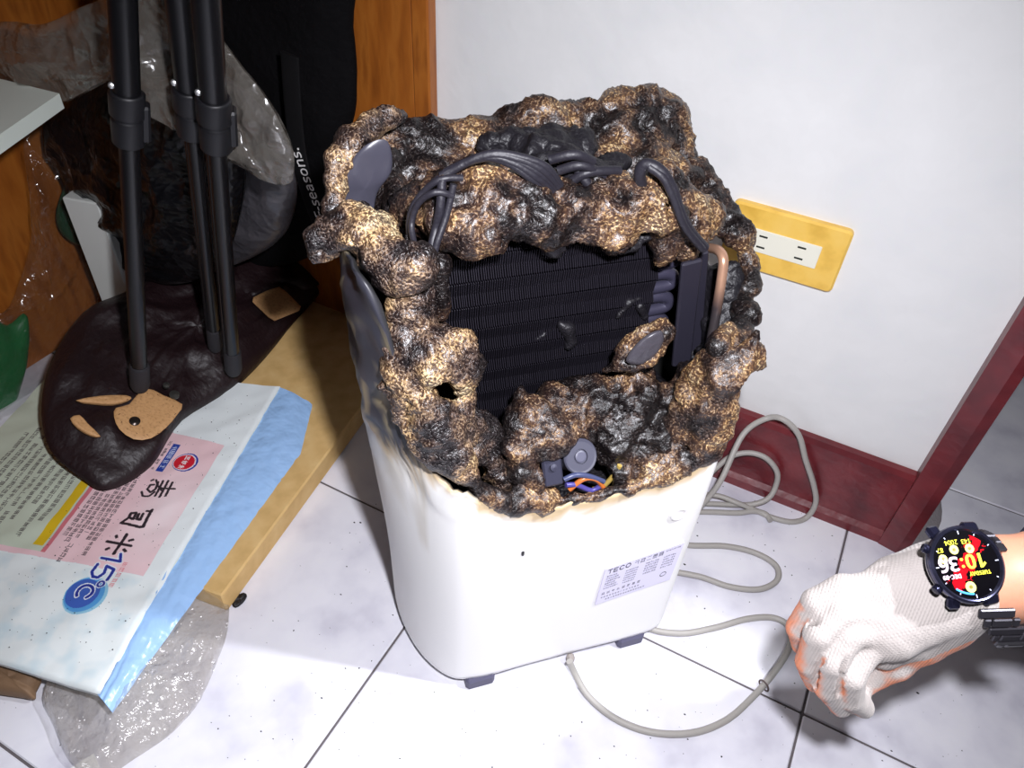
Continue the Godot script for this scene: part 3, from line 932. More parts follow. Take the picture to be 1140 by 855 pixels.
# ---------------------------------------------------------------- wall outlet
func outlet() -> void:
	var c := Vector3(-0.0523, 0.3407, 0.0)
	var root := thing("wall_outlet", c + Vector3(0, -0.036, 0), "yellowed double wall outlet plate on the white wall", "outlet")
	var rr := func(w: float, h: float, r: float) -> PackedVector2Array:
		var pg := PackedVector2Array()
		for k in 4:
			for i in 6:
				var a := PI / 2 * (k + i / 5.0)
				pg.append(Vector2((w / 2 - r) * [1, -1, -1, 1][k] + r * cos(a), (h / 2 - r) * [1, 1, -1, -1][k] + r * sin(a)))
		return pg
	var mb := MB.new()
	mb.extrude(rr.call(0.1185, 0.0715, 0.006), Transform3D(Basis(), c), 0.008, 0.0022)
	var pm := mat(Color.WHITE, 0.4)
	pm = tri(pm, 5.0)
	pm.albedo_texture = ntex(noise(0.01, 51, 4), [[0.0, rgb(214, 168, 66)], [0.5, rgb(236, 192, 88)], [1.0, rgb(240, 200, 104)]])
	part(mb, "cover_plate", pm, root, "yellowed plastic cover plate")
	mb = MB.new()
	mb.extrude(rr.call(0.0735, 0.0255, 0.001), Transform3D(Basis(), c + Vector3(-0.0005, 0.0, 0.0076)), 0.0016, 0.0005)
	var ins := part(mb, "socket_insert", mat(rgb(232, 230, 214), 0.4), root, "cream insert with four slots")
	for sx in [-0.021, 0.018]:
		for sy in [0.0062, -0.0062]:
			mb = MB.new()
			mb.box(Transform3D(Basis(), c + Vector3(sx, sy, 0.0092)), Vector3(0.0085, 0.002, 0.0008), 0.0002)
			part(mb, "slot", mat(rgb(30, 34, 26), 0.6), ins)


# ---------------------------------------------------------------- gloved hand, wrist and watch
func hand() -> void:
	var D := 0.52
	var root := thing("person", sp(1060, 690, D + 0.03), "hand in a white knit work glove with orange coated fingers reaching in from the right", "person")
	var px := D / FPX
	# forearm and hand under the glove, one continuous skin
	var caps := []
	var sk := [[1250, 640, D, 55], [1170, 642, D, 49], [1110, 645, D, 45], [1060, 652, D, 40], [1030, 662, D + 0.002, 32]]
	for i in sk.size() - 1:
		caps.append([sp(sk[i][0], sk[i][1], sk[i][2]), sp(sk[i + 1][0], sk[i + 1][1], sk[i + 1][2]), sk[i][3] * px, sk[i + 1][3] * px])
	var fd := Field.new(caps, 0.0035)
	for c in caps: fd.cap(c[0], c[1], c[2], c[3], 0.01)
	var mb := MB.new()
	fd.to(mb)
	var skin := mat(rgb(198, 140, 112), 0.5)
	skin.subsurf_scatter_enabled = true; skin.subsurf_scatter_strength = 0.15
	part(mb, "forearm", skin, root)
	# glove
	caps = []
	var wrist := [1058, 655, D, 47]
	var K := [[938, 656, D - 0.002, 17], [937, 683, D - 0.008, 17], [946, 706, D - 0.008, 17], [964, 725, D - 0.002, 16]]
	for i in 4:
		var mid := [lerpf(1000, K[i][0] + 20, 0.4), lerpf(668, K[i][1], 0.75), D - 0.002]
		caps.append([wrist, mid, 42, 24, 0.012])
		caps.append([mid, K[i], 24, K[i][3] - 2, 0.004])
	caps.append([[1070, 630, D], [1000, 645, D], 32, 27, 0.012])
	caps.append([[1062, 690, D + 0.004], [1030, 712, D + 0.012], 24, 21, 0.012])
	caps.append([[1040, 692, D + 0.01], [985, 728, D + 0.014], 24, 18, 0.012])
	var fingers := [
		[[938, 656, D - 0.002, 16.5], [908, 671, D + 0.002, 15.5], [890, 699, D + 0.018, 15], [893, 717, D + 0.034, 13]],
		[[937, 683, D - 0.008, 16.5], [911, 706, D - 0.006, 16], [901, 737, D + 0.01, 15.5], [908, 758, D + 0.028, 13.5]],
		[[946, 706, D - 0.008, 16.5], [926, 737, D - 0.006, 16], [921, 764, D + 0.01, 15.5], [936, 785, D + 0.026, 13.5]],
		[[964, 725, D - 0.002, 16], [947, 753, D - 0.002, 15.5], [947, 776, D + 0.014, 15], [961, 787, D + 0.03, 13]]]
	var thumb := [[1062, 700, D + 0.008, 20], [1028, 716, D + 0.016, 19], [996, 738, D + 0.024, 18], [966, 758, D + 0.034, 15]]
	var conv := func(c: Array) -> Array:
		return [sp(c[0][0], c[0][1], c[0][2]), sp(c[1][0], c[1][1], c[1][2]), c[2] * px, c[3] * px, c[4]]
	var all := []
	for c in caps: all.append(conv.call(c))
	var tips := []
	for f in fingers:
		for i in 3:
			var q: Array = conv.call([f[i], f[i + 1], f[i][3], f[i + 1][3], 0.0016 if i else 0.003])
			all.append(q)
			if i: tips.append(q + [i])
	for i in 3: all.append(conv.call([thumb[i], thumb[i + 1], thumb[i][3], thumb[i + 1][3], 0.006]))
	fd = Field.new(all, 0.0018)
	for c in all: fd.cap(c[0], c[1], c[2], c[3], c[4])
	for g in [[[928, 672, D - 0.023], [905, 695, D - 0.008], [893, 732, D + 0.012]], [[934, 700, D - 0.027], [915, 728, D - 0.014], [908, 766, D + 0.01]], [[952, 722, D - 0.025], [935, 748, D - 0.012], [934, 774, D + 0.002]]]:
		for i in 2: fd.cap(sp(g[i][0], g[i][1], g[i][2]), sp(g[i + 1][0], g[i + 1][1], g[i + 1][2]), 4.2 * px, 4.2 * px, 0.001, true)
	mb = MB.new()
	fd.to(mb)
	var nn := mb.normals()
	var pip := []
	for f in fingers: pip.append(sp(f[1][0], f[1][1], f[1][2]))
	for i in mb.v.size():
		var p := mb.v[i]
		mb.v[i] = p + nn[i] * (nA.get_noise_3dv(p * 1500.0) * 0.0006 + nB.get_noise_3dv(p * 1500.0) * 0.0002)
		var c := Color(0.42, 0.38, 0.355)
		var wob := nB.get_noise_3dv(p * 1200.0) * 0.003
		var orange := 0.0
		for t in tips:
			var ba: Vector3 = t[1] - t[0]
			var s := clampf((p - t[0]).dot(ba) / ba.length_squared(), 0, 1)
			if (p - t[0] - ba * s).length() < t[2] + 0.004 and (t[4] == 2 or s > 0.1):
				orange = maxf(orange, smoothstep(-0.1, 0.55, nn[i].dot(-RX * 0.62 + RY * 0.25 + RZ * 0.7) + wob * 60.0 + (0.2 if t[4] == 2 else -0.25 + s * 0.3)))
		for ti in 3:
			var ta := sp(thumb[ti][0], thumb[ti][1], thumb[ti][2])
			var tb := sp(thumb[ti + 1][0], thumb[ti + 1][1], thumb[ti + 1][2])
			var s := clampf((p - ta).dot(tb - ta) / (tb - ta).length_squared(), 0, 1)
			if (p - ta.lerp(tb, s)).length() < thumb[ti][3] * px + 0.005:
				orange = maxf(orange, smoothstep(-0.1, 0.4, nn[i].dot(RY * 0.85 + RZ * 0.45) + wob * 50.0))
		var away := nn[i].dot(RZ) * 0.85 + nn[i].dot(RY) * 0.55
		var lower: float = (p - sp(1065, 715, D + 0.01)).dot(RX)
		if away > 0.55 + wob * 40.0 and lower < 0.004: orange = 1.0
		c = c.lerp(Color(0.75, 0.2, 0.06), clampf(orange * (0.85 + wob * 60.0), 0.0, 1.0))
		mb.col[i] = c
	var gm := tri(mat(Color.WHITE, 0.85), 62.0)
	gm.vertex_color_use_as_albedo = true
	gm.rim_enabled = true; gm.rim = 0.2
	var kim := Image.create(64, 64, false, Image.FORMAT_RGB8)
	for y in 64:
		for x in 64:
			var w := 0.5 + 0.3 * sin(TAU * x / 8.0) + 0.2 * sin(TAU * (y / 8.0 + 0.5 * float((x / 8) % 2)))
			kim.set_pixel(x, y, Color(w, w, w))
	var kt := ImageTexture.create_from_image(kim)
	bump(gm, kt, 0.05)
	var glove := part(mb, "glove", gm, root, "white knit glove with orange rubber fingers")
	# ribbed cuff with a rolled hem
	mb = MB.new()
	var ca := sp(1030, 662, D)
	var cb := sp(1052, 656, D)
	var ax := (cb - ca).normalized()
	var n1 := (RY - ax * RY.dot(ax)).normalized()
	var n2 := ax.cross(n1)
	var k := mb.v.size()
	var prof := [[-0.2, 45.0], [0.2, 46.5], [0.6, 47.0], [0.85, 48.5], [1.0, 51.0], [1.12, 51.5], [1.2, 49.0], [1.14, 45.0], [0.9, 43.5]]
	for q in prof:
		for j in 120:
			var a := TAU * j / 120.0
			var slant := ax * (0.017 * cos(a) * clampf(q[0] + 0.2, 0.0, 1.0))
			var rib := 0.5 * cos(a * 40.0)
			mb.add(ca.lerp(cb, q[0]) + slant + (n1 * cos(a) + n2 * sin(a)) * ((q[1] + rib) * px), Vector2.ZERO)
	for i in prof.size() - 1:
		for j in 120:
			var j2 := (j + 1) % 120
			mb.quad(k + i * 120 + j, k + i * 120 + j2, k + (i + 1) * 120 + j2, k + (i + 1) * 120 + j)
	mb.col.fill(Color(0.42, 0.385, 0.36))
	part(mb, "cuff", gm, glove, "ribbed cuff with rolled hem")
	# dark sleeve edge at the frame
	mb = MB.new()
	mb.tube(curve([sp(1168, 640, D), sp(1200, 638, D), sp(1290, 634, D)], 6), [0.0, 0.0, 0.0, 0.0, 0.0, 0.0, 0.0, 0.0, 0.0, 0.0, 0.0, 0.0, 0.0].map(func(_x): return 60 * px), 28)
	part(mb, "sleeve", mat(rgb(28, 28, 48), 0.8), root, "dark blue sleeve")
	watch(D, px)

func watch(D: float, px: float) -> void:
	var nrm := (-RZ * 0.92 - RY * 0.3 + RX * 0.04).normalized()
	var c := sp(1076, 628, D - 0.034)
	var X := (-RX * 0.99 + RY * 0.13)
	X = (X - nrm * X.dot(nrm)).normalized()
	var Y := nrm.cross(X)
	var root := thing("wristwatch", c - nrm * 0.008, "black smartwatch with round red and yellow dial on the gloved hand's wrist", "watch")
	var steel := mat(rgb(44, 44, 66), 0.22, 0.75)
	var mb := MB.new()
	var R := 0.0245
	mb.lathe(c, nrm, [Vector2(0.001, -0.0095), Vector2(R * 0.8, -0.0095), Vector2(R * 0.93, -0.007), Vector2(R * 0.98, -0.004), Vector2(R * 0.98, -0.001)], 64)
	# lugs
	for s in [-1.0, 1.0]:
		for e in [-1.0, 1.0]:
			var lx: Vector3 = (Y * s * 0.9 + X * e * 0.12 - nrm * 0.42).normalized()
			mb.box(axes(lx, (nrm + Y * s * 0.45).normalized(), c + Y * s * R * 0.9 + X * e * 0.0122 - nrm * 0.0055), Vector3(0.0085, 0.0085 if e > 0 else 0.011, 0.0056), 0.0018)
	part(mb, "case", steel, root)
	mb = MB.new()
	mb.lathe(c, nrm, [Vector2(R * 0.99, -0.002), Vector2(R, -0.0005), Vector2(R * 0.985, 0.0012), Vector2(R * 0.93, 0.0022), Vector2(R * 0.9, 0.002), Vector2(R * 0.86, 0.0006)], 72)
	var bezel := part(mb, "bezel", mat(rgb(70, 70, 92), 0.16, 0.85), root, "polished dark bezel")
	for i in 12:
		mb = MB.new()
		var a := TAU * i / 12.0
		var dir := X * cos(a) + Y * sin(a)
		mb.box(axes(dir, nrm, c + dir * R * 0.81 + nrm * 0.0008), Vector3(0.0012 if i % 3 else 0.0022, 0.0006, 0.0003), 0.0001)
		part(mb, "index_mark", mat(rgb(210, 214, 235), 0.4), bezel)
	for s in [0.5, -0.5]:
		mb = MB.new()
		var dir: Vector3 = (X * 0.86 + Y * s).normalized()
		mb.lathe(c + dir * R * 0.95 - nrm * 0.003, dir, [Vector2(0.003, 0), Vector2(0.0032, 0.003), Vector2(0.0026, 0.004), Vector2(0.0001, 0.0042)], 14)
		part(mb, "crown_button", steel, root)
	# dial
	mb = MB.new()
	var rd := R * 0.87
	var k := mb.add(c + nrm * 0.0006, Vector2(0.5, 0.5))
	for i in 64:
		var a := TAU * i / 64.0
		mb.add(c + nrm * 0.0006 + (X * cos(a) + Y * sin(a)) * rd, Vector2(0.5 + 0.5 * cos(a), 0.5 - 0.5 * sin(a)))
	for i in 64: mb.tri(k, k + 1 + i, k + 1 + (i + 1) % 64)
	var im := Image.create(256, 256, false, Image.FORMAT_RGB8)
	im.fill(rgb(6, 5, 8))
	var nr := noise(0.03, 61, 3)
	for y in 256:
		for x in 256:
			var q := Vector2(x - 128, 128 - y)      # right and up on the dial
			# a red brush stroke across the dial
			var t := (q.x * 0.72 + q.y * 0.69)
			var off := (q.x * -0.69 + q.y * 0.72) - t * 0.15
			if absf(off) < 26 + nr.get_noise_2d(x, y) * 34 and q.length() < 112: im.set_pixel(x, y, rgb(208, 12, 24))
	var dm := mat(Color.WHITE, 0.12)
	dm.albedo_texture = ImageTexture.create_from_image(im)
	var dial := part(mb, "dial", dm, root, "black display with a red brush stroke")
	var yel := mat(rgb(250, 240, 40), 0.4)
	var whi := mat(rgb(255, 226, 246), 0.4)
	var sc := rd / 290.0
	var tx := func(s: String, x: float, y: float, h: float, m: Material, b := true) -> void:
		text(s, Transform3D(Basis(X, Y, nrm), c + nrm * 0.0009 + X * x * sc + Y * y * sc), h * sc, m, "dial_text", dial, b, 0.0002)
	tx.call("10", -85, -20, 128, yel)
	tx.call(":", 42, -5, 110, yel)
	tx.call("36", 165, -15, 128, whi)
	tx.call("TUESDAY", -90, 84, 34, yel)
	tx.call("DEC-09", 165, 90, 38, whi)
	tx.call("143", -45, -190, 40, yel, false)
	tx.call("2004", 90, -195, 40, yel, false)
	tx.call("87", 205, -140, 40, yel, false)
	for q in [[28, 190, 46], [-60, -125, 40], [80, -132, 40], [200, -66, 38]]:
		mb = MB.new()
		var cc: Vector3 = c + nrm * 0.0006 + X * q[0] * sc + Y * q[1] * sc
		mb.lathe(cc, nrm, [Vector2(q[2] * sc, 0.0), Vector2(q[2] * sc, 0.0003), Vector2(0.0001, 0.0003)], 24)
		part(mb, "dial_spot", mat(rgb(244, 232, 120), 0.4), dial)
		mb = MB.new()
		mb.lathe(cc + nrm * 0.0003, nrm, [Vector2(q[2] * sc * 0.35, 0.0), Vector2(q[2] * sc * 0.35, 0.0002), Vector2(0.0001, 0.0002)], 16)
		part(mb, "dial_icon", mat(rgb(120, 110, 20), 0.4), dial)
	mb = MB.new()
	for i in 9:
		var a := PI * 0.5 - 0.1 - i * 0.07
		var d0 := X * cos(a) + Y * sin(a)
		mb.box(axes(d0, nrm, c + d0 * rd * 0.86 + nrm * 0.0008), Vector3(0.0013, 0.0016, 0.0003), 0.0001)
	part(mb, "dial_arc", mat(rgb(60, 150, 210), 0.4), dial, "blue arc")
	# band: links round the wrist on both sides
	var wc := sp(1090, 646, D)
	var axd := (RX * 0.995 - RY * 0.03).normalized()
	var dm2 := mat(rgb(58, 56, 62), 0.35, 0.6)
	for s in [-1.0, 1.0]:
		for i in 7:
			var a0 := 0.32   # the watch sits turned towards the top of the frame
			var a: float = a0 - s * (0.62 + i * (0.17 if s > 0 else 0.205))
			var dir := (-RZ * cos(a) - RY * sin(a)).normalized()
			var p := wc + axd * (-0.006 + (0.0042 * i if s > 0 else 0.0)) + dir * 0.0325
			if s > 0.0:   # the band hangs loose below the wrist
				var b: float = -a
				p = wc + axd * (-0.008 + 0.0046 * i) - RZ * 0.033 * cos(b) + RY * 0.043 * sin(b)
				dir = (-RZ * cos(b) / 0.033 + RY * sin(b) / 0.043).normalized()
			mb = MB.new()
			if i % 2 == 0:
				mb.box(axes(axd, dir, p), Vector3(0.023, 0.0062, 0.003), 0.0008)
			else:
				mb.box(axes(axd, dir, p), Vector3(0.0125, 0.0062, 0.003), 0.0008)
				for e in [-1.0, 1.0]:
					mb.box(axes(axd, dir, p + axd * e * 0.0093), Vector3(0.0045, 0.0062, 0.0028), 0.0008)
			part(mb, "band_link", dm2, root)


# ---------------------------------------------------------------- furniture and clutter on the left
func clutter() -> void:
	# ---- wooden cabinet: back panel, right edge strip, left side panel
	var root := thing("wooden_cabinet", Vector3(-0.68, 0, 0.009), "brown wooden cabinet panels behind the black bags, against the white wall", "cabinet")
	var bx := func(lo: Vector3, hi: Vector3, called: String, m: Material, bev := 0.002, par: Node3D = root, label := "") -> MeshInstance3D:
		var b := MB.new()
		b.box(Transform3D(Basis(), (lo + hi) * 0.5), hi - lo, bev)
		return part(b, called, m, par, label)
	bx.call(Vector3(-0.98, 0, 0.0015), Vector3(-0.488, 1.1, 0.016), "back_panel", M.wood)
	bx.call(Vector3(-0.488, 0, 0.0015), Vector3(-0.466, 1.1, 0.019), "edge_strip", M.wood)
	var sd := MB.new()
	sd.box(Transform3D(Basis(), Vector3(-0.97, 0.55, 0.36)), Vector3(0.02, 1.1, 0.68), 0.002)
	tag(part(sd, "cabinet_side", M.wood), "orange brown wooden side panel at the left edge, behind the clear bag", "cabinet")
	# ---- flat cardboard box
	var A := fl(401, 478, 0.0); var B := fl(254, 682, 0.0)
	var dirz := (B - A).normalized()
	var left := Vector3.UP.cross(dirz) * -1.0
	if left.x > 0: left = -left
	var bz := MB.new()
	var far := A - dirz * 0.26
	bz.box(Transform3D(Basis(-left, Vector3.UP, dirz), (far + B) * 0.5 + left * 0.15 + Vector3.UP * 0.0175), Vector3(0.3, 0.031, (B - far).length()), 0.002)
	var cm := tri(mat(Color.WHITE, 0.7), 4.0)
	cm.albedo_texture = ntex(noise(0.014, 71, 4), [[0.0, rgb(206, 168, 106)], [0.5, rgb(220, 182, 120)], [1.0, rgb(228, 194, 134)]])
	tag(part(bz, "cardboard_box", cm), "flat tan cardboard box on the floor beside the dehumidifier, under the handbag", "box")
	# ---- clear plastic bag round the box, crumpled at its open end
	var clear := mat(Color(0.74, 0.7, 0.64, 0.2), 0.16, 0.0, 0.6)
	clear.transparency = BaseMaterial3D.TRANSPARENCY_ALPHA
	bump(tri(clear, 5.0), ntex(noise(0.014, 83, 4), []), 0.9)
	var pb := MB.new()
	var op := []
	for q in [[262, 600], [256, 665], [254, 700], [243, 735], [222, 780], [192, 815], [150, 845], [112, 866], [80, 850], [62, 810], [50, 770], [90, 700], [170, 630]]:
		op.append(fl(q[0], q[1], 0.006))
	pillow(pb, ring(op, 5), Vector3.UP, 0.03, 0.0, noise(0.02, 84, 4), 0.012, 22, 2.5)
	for i in pb.v.size(): pb.v[i].y = maxf(pb.v[i].y, 0.002 + 0.001 * float(i % 2))
	tag(part(pb, "plastic_bag", clear), "crumpled clear plastic bag on the floor below the rice bag", "plastic bag")
	# brown paper flap poking out at the lower left
	var fp := MB.new()
	var fo := []
	for q in [[-30, 735], [10, 740], [45, 752], [40, 770], [38, 778], [24, 776], [-30, 765]]: fo.append(fl(q[0], q[1], 0.012))
	pillow(fp, ring(fo, 3), Vector3.UP, 0.012, 0.008, nB, 0.003, 8)
	tag(part(fp, "paper_flap", mat(rgb(128, 100, 74), 0.7)), "brown folded paper flap under the corner of the rice bag at the left", "paper")
	var wp := MB.new()
	wp.box(axes(Vector3(1, 0, 0.4), Vector3.UP, fl(97, 862, 0.001)), Vector3(0.03, 0.022, 0.001), 0.0003)
	tag(part(wp, "paper_scrap", mat(rgb(240, 240, 240), 0.7)), "small white paper scrap on the floor at the lower left edge", "paper")
	rice_bag()
	handbag()
	bags()
	tripod()
	soot()

func rice_bag() -> void:
	var O := fl(300, 450, 0.05)
	O.y = 0.0
	var e := Vector3(0.311, 0, 0.9504)
	var t := Vector3(-0.9504, 0, 0.311)
	var P := func(s: float, d: float, y: float) -> Vector3:
		return O + e * s + t * d + Vector3(0, y, 0)
	var root := thing("rice_bag", P.call(0.2, 0.1, 0.036), "white, pink and blue printed rice bag lying flat on the cardboard box", "rice bag")
	# printed sheet: rows along s, columns along d
	var mb := MB.new()
	var ns := 60
	var nd := 40
	var H := func(s: float, d: float) -> float:
		return 0.0495 + nA.get_noise_2d(s * 900, d * 900) * 0.0022 - 0.012 * smoothstep(0.3, 0.39, s) * 0.5
	for side in 2:
		var k := mb.v.size()
		for i in ns + 1:
			for j in nd + 1:
				var f := float(i) / ns
				var d := float(j) / nd * 0.3
				var s := lerpf(-0.035 + 0.1 * d, 0.389 - d * 0.094, f)
				var y: float = H.call(s, d)
				mb.add(P.call(s, d, y if side == 0 else y - 0.008), Vector2((s + 0.05) / 0.5, d / 0.3))
		for i in ns:
			for j in nd:
				var a := k + i * (nd + 1) + j
				if side == 0: mb.quad(a, a + nd + 1, a + nd + 2, a + 1) 
				else: mb.quad(a, a + 1, a + nd + 2, a + nd + 1)
	var half := (ns + 1) * (nd + 1)
	for j in nd:
		var a := ns * (nd + 1) + j
		mb.quad(a, a + half, a + half + 1, a + 1)
	for i in ns:
		var a := i * (nd + 1)
		mb.quad(a, a + half, a + half + nd + 1, a + nd + 1)
	var pm := mat(Color.WHITE, 0.38)
	pm.albedo_texture = rice_print()
	var sheet := part(mb, "printed_front", pm, root, "white and pink front with dark brushed characters")
	# check which way the top faces
	# blue side gusset
	mb = MB.new()
	for side in 2:
		var k := mb.v.size()
		for i in 41:
			var f := i / 40.0
			for j in 13:
				var g := j / 12.0
				var s := lerpf(-0.035, 0.389, f)
				var wd := lerpf(0.078, 0.018, f) if f > 0.2 else lerpf(0.05, 0.0665, f / 0.2)
				var y := lerpf(H.call(s, 0.0) - 0.001, 0.0365, g) + 0.004 * sin(g * PI) + nB.get_noise_2d(s * 500, g * 30) * 0.0022
				mb.add(P.call(s + g * 0.01, -wd * g + 0.004, y - (0.003 if side else 0.0)))
		for i in 40:
			for j in 12:
				var a := k + i * 13 + j
				if side == 0: mb.quad(a, a + 1, a + 14, a + 13)
				else: mb.quad(a, a + 13, a + 14, a + 1)
	var blue := bump(tri(mat(rgb(162, 200, 244), 0.25), 6.0), ntex(noise(0.012, 87, 3), []), 0.2)
	part(mb, "side_gusset", blue, root, "glossy light blue side")

func rice_print() -> ImageTexture:
	var Wd := 1024
	var Hd := 614
	var im := Image.create(Wd, Hd, false, Image.FORMAT_RGB8)
	var at := func(s: float, d: float) -> Vector2:
		return Vector2((s + 0.05) / 0.5 * Wd, d / 0.3 * Hd)
	im.fill(rgb(240, 247, 247))
	var mpx := Wd / 0.5   # pixels for each metre
	# pink field with a soft pale middle, green tinted panel with yellow bar
	var nz := noise(0.008, 99, 3)
	for y in Hd:
		for x in Wd:
			var s := float(x) / Wd * 0.5 - 0.05
			var d := float(y) / Hd * 0.3
			var edge0 := 0.078 - (d - 0.03) * 0.1
			if s > edge0 and s < 0.268 + nz.get_noise_2d(x, y) * 0.002 and d > 0.024:
				var w := clampf(Vector2((s - 0.19) / 0.09, (d - 0.04) / 0.05).length(), 0, 1)
				im.set_pixel(x, y, rgb(250, 232, 234).lerp(rgb(244, 208, 212), w))
			if s > 0.27:
				var q := clampf(nz.get_noise_2d(x * 1.5, y * 1.5), 0, 1)
				im.set_pixel(x, y, rgb(240, 247, 246).lerp(rgb(206, 228, 236), q))
			if d > 0.142 and s < 0.262:
				im.set_pixel(x, y, rgb(206, 216, 196))
			if d > 0.138 and d < 0.143 and s < 0.262 and s > 0.1: im.set_pixel(x, y, rgb(214, 120, 130))
	# yellow bar of the panel
	var y0: Vector2 = at.call(0.1, 0.146)
	var y1: Vector2 = at.call(0.255, 0.158)
	im.fill_rect(Rect2i(y0, y1 - y0), rgb(226, 190, 40))
	var rng := RandomNumberGenerator.new()
	rng.seed = 17
	var ink := rgb(52, 44, 50)
	var row := func(s0: float, s1: float, d: float, size: float, c: Color) -> void:
		var s := s0
		while s < s1:
			if rng.randf() < 0.93:
				var p: Vector2 = at.call(s, d)
				var z := size * mpx
				for k in 4:
					if rng.randf() < 0.75: im.fill_rect(Rect2i(int(p.x), int(p.y + k * z / 4.0), int(z), maxi(1, int(z / 7))), c)
				for k in 3:
					if rng.randf() < 0.75: im.fill_rect(Rect2i(int(p.x + k * z / 2.5), int(p.y), maxi(1, int(z / 6)), int(z)), c)
			s += size * 1.22
	row.call(0.11, 0.15, 0.1475, 0.008, ink)
	for r in 6: row.call(0.1, 0.25 + 0.02 * rng.randf() - 0.012 * (r % 3), 0.096 + r * 0.0066, 0.0052, ink)
	for r in 10: row.call(0.1 + 0.01 * (r % 2), 0.2 + 0.05 * rng.randf(), 0.166 + r * 0.0105, 0.0055, ink)
	# blue tag with white characters and the round red emblem
	var b0: Vector2 = at.call(0.09, 0.0755)
	var b1: Vector2 = at.call(0.134, 0.0845)
	im.fill_rect(Rect2i(b0, b1 - b0), rgb(36, 66, 160))
	row.call(0.093, 0.13, 0.077, 0.0062, rgb(225, 230, 245))
	row.call(0.086, 0.13, 0.0875, 0.0035, ink)
	var ec: Vector2 = at.call(0.114, 0.058)
	disc(im, ec + Vector2(0, -3), 0.0145 * mpx, rgb(36, 60, 160))
	disc(im, ec + Vector2(0, -1), 0.0132 * mpx, rgb(240, 225, 232))
	disc(im, ec, 0.0118 * mpx, rgb(214, 36, 54))
	var q := func(pts: Array, cx: float, cy: float, z: float, w: float, c: Color) -> void:
		var o := []
		for p in pts: o.append(at.call(cx, cy) + Vector2(p[0] - 0.5, p[1] - 0.5) * z * mpx)
		stroke(im, o, w * mpx, c)
	var wh := rgb(250, 240, 240)
	# the emblem's three characters
	for l in [[[0.1, 0.15], [0.9, 0.15]], [[0.2, 0.5], [0.8, 0.5]], [[0.05, 0.88], [0.95, 0.88]]]: q.call(l, 0.1065, 0.058, 0.0062, 0.0009, wh)
	for l in [[[0.05, 0.35], [0.5, 0.35], [0.15, 0.95]], [[0.28, 0.0], [0.12, 0.6], [0.5, 0.95]], [[0.55, 0.15], [0.95, 0.15], [0.75, 0.4], [0.75, 0.95], [0.6, 0.9]], [[0.5, 0.52], [1.0, 0.52]]]: q.call(l, 0.114, 0.058, 0.0062, 0.0008, wh)
	for l in [[[0.5, 0.0], [0.5, 1.0]], [[0.05, 0.45], [0.95, 0.45]], [[0.25, 0.1], [0.38, 0.32]], [[0.75, 0.1], [0.62, 0.32]], [[0.45, 0.5], [0.1, 0.95]], [[0.55, 0.5], [0.9, 0.95]]]: q.call(l, 0.1215, 0.058, 0.0062, 0.0008, wh)
	# large brushed characters
	for l in [[[0.1, 0.12], [0.85, 0.05]], [[0.42, -0.15], [0.48, 0.5]], [[0.05, 0.34], [0.95, 0.26]], [[0.1, 0.55], [0.92, 0.48]], [[0.62, 0.3], [0.4, 0.62], [0.12, 0.85]], [[0.2, 0.72], [0.55, 0.66], [0.75, 0.78], [0.62, 1.0], [0.4, 0.98], [0.36, 0.82]], [[0.7, 0.62], [0.98, 0.74], [1.0, 1.0], [0.8, 1.15]], [[0.12, 0.98], [0.18, 1.04]]]: q.call(l, 0.157, 0.066, 0.027, 0.0024, ink)
	for l in [[[0.02, 0.12], [0.9, 0.06], [0.95, 0.18], [0.9, 1.05], [0.66, 0.9]], [[0.12, 0.1], [0.12, 0.3]], [[0.3, 0.38], [0.62, 0.34], [0.6, 0.5], [0.34, 0.55]], [[0.34, 0.68], [0.64, 0.64], [0.58, 0.88], [0.36, 0.9], [0.3, 0.7]]]: q.call(l, 0.2, 0.068, 0.026, 0.0031, ink)
	for l in [[[0.5, 0.0], [0.5, 1.05]], [[0.0, 0.48], [1.02, 0.44]], [[0.2, 0.1], [0.26, 0.2]], [[0.8, 0.06], [0.74, 0.16]], [[0.16, 0.84], [0.22, 0.8]], [[0.8, 0.8], [0.86, 0.86]]]: q.call(l, 0.236, 0.069, 0.026, 0.0032, ink)
	# 15 degrees C
	var bl := rgb(44, 58, 150)
	for i in 24:
		var c := rgb(70, 130, 205).lerp(rgb(150, 200, 232), i / 24.0)
		if i < 12 or i % 6 < 4: continue
		disc(im, at.call(0.3, 0.0685), (0.0235 - i * 0.0003) * mpx, c)
	disc(im, at.call(0.3, 0.0685), 0.0215 * mpx, rgb(150, 205, 230))
	disc(im, at.call(0.2995, 0.07), 0.0195 * mpx, rgb(88, 160, 220))
	disc(im, at.call(0.2985, 0.0725), 0.0165 * mpx, rgb(66, 100, 186))
	for p in [[0.005, 0.0, rgb(236, 240, 246)], [0.0026, 0.0, bl]]:
		var w: float = p[0]
		var c: Color = p[2]
		q.call([[0.2, 0.2], [0.6, 0.0], [0.6, 1.0]], 0.2545, 0.0665, 0.021, w * 1.1, c)
		q.call([[0.95, 0.0], [0.3, 0.0], [0.2, 0.45], [0.6, 0.38], [0.9, 0.55], [0.92, 0.8], [0.65, 1.0], [0.2, 0.95]], 0.2705, 0.0675, 0.02, w * 1.1, c)
		var dg := []
		var cc := []
		for i in 17:
			dg.append([0.5 + 0.5 * cos(TAU * i / 16.0), 0.5 + 0.5 * sin(TAU * i / 16.0)])
			var a := lerpf(0.75, TAU - 0.75, i / 16.0)
			cc.append([0.5 + 0.5 * cos(a), 0.5 + 0.5 * sin(a)])
		q.call(dg, 0.285, 0.061, 0.0065, w * 0.75, c)
		q.call(cc, 0.2965, 0.0715, 0.0155, w * 1.05, c)
	row.call(0.257, 0.284, 0.0475, 0.0052, rgb(226, 130, 140))
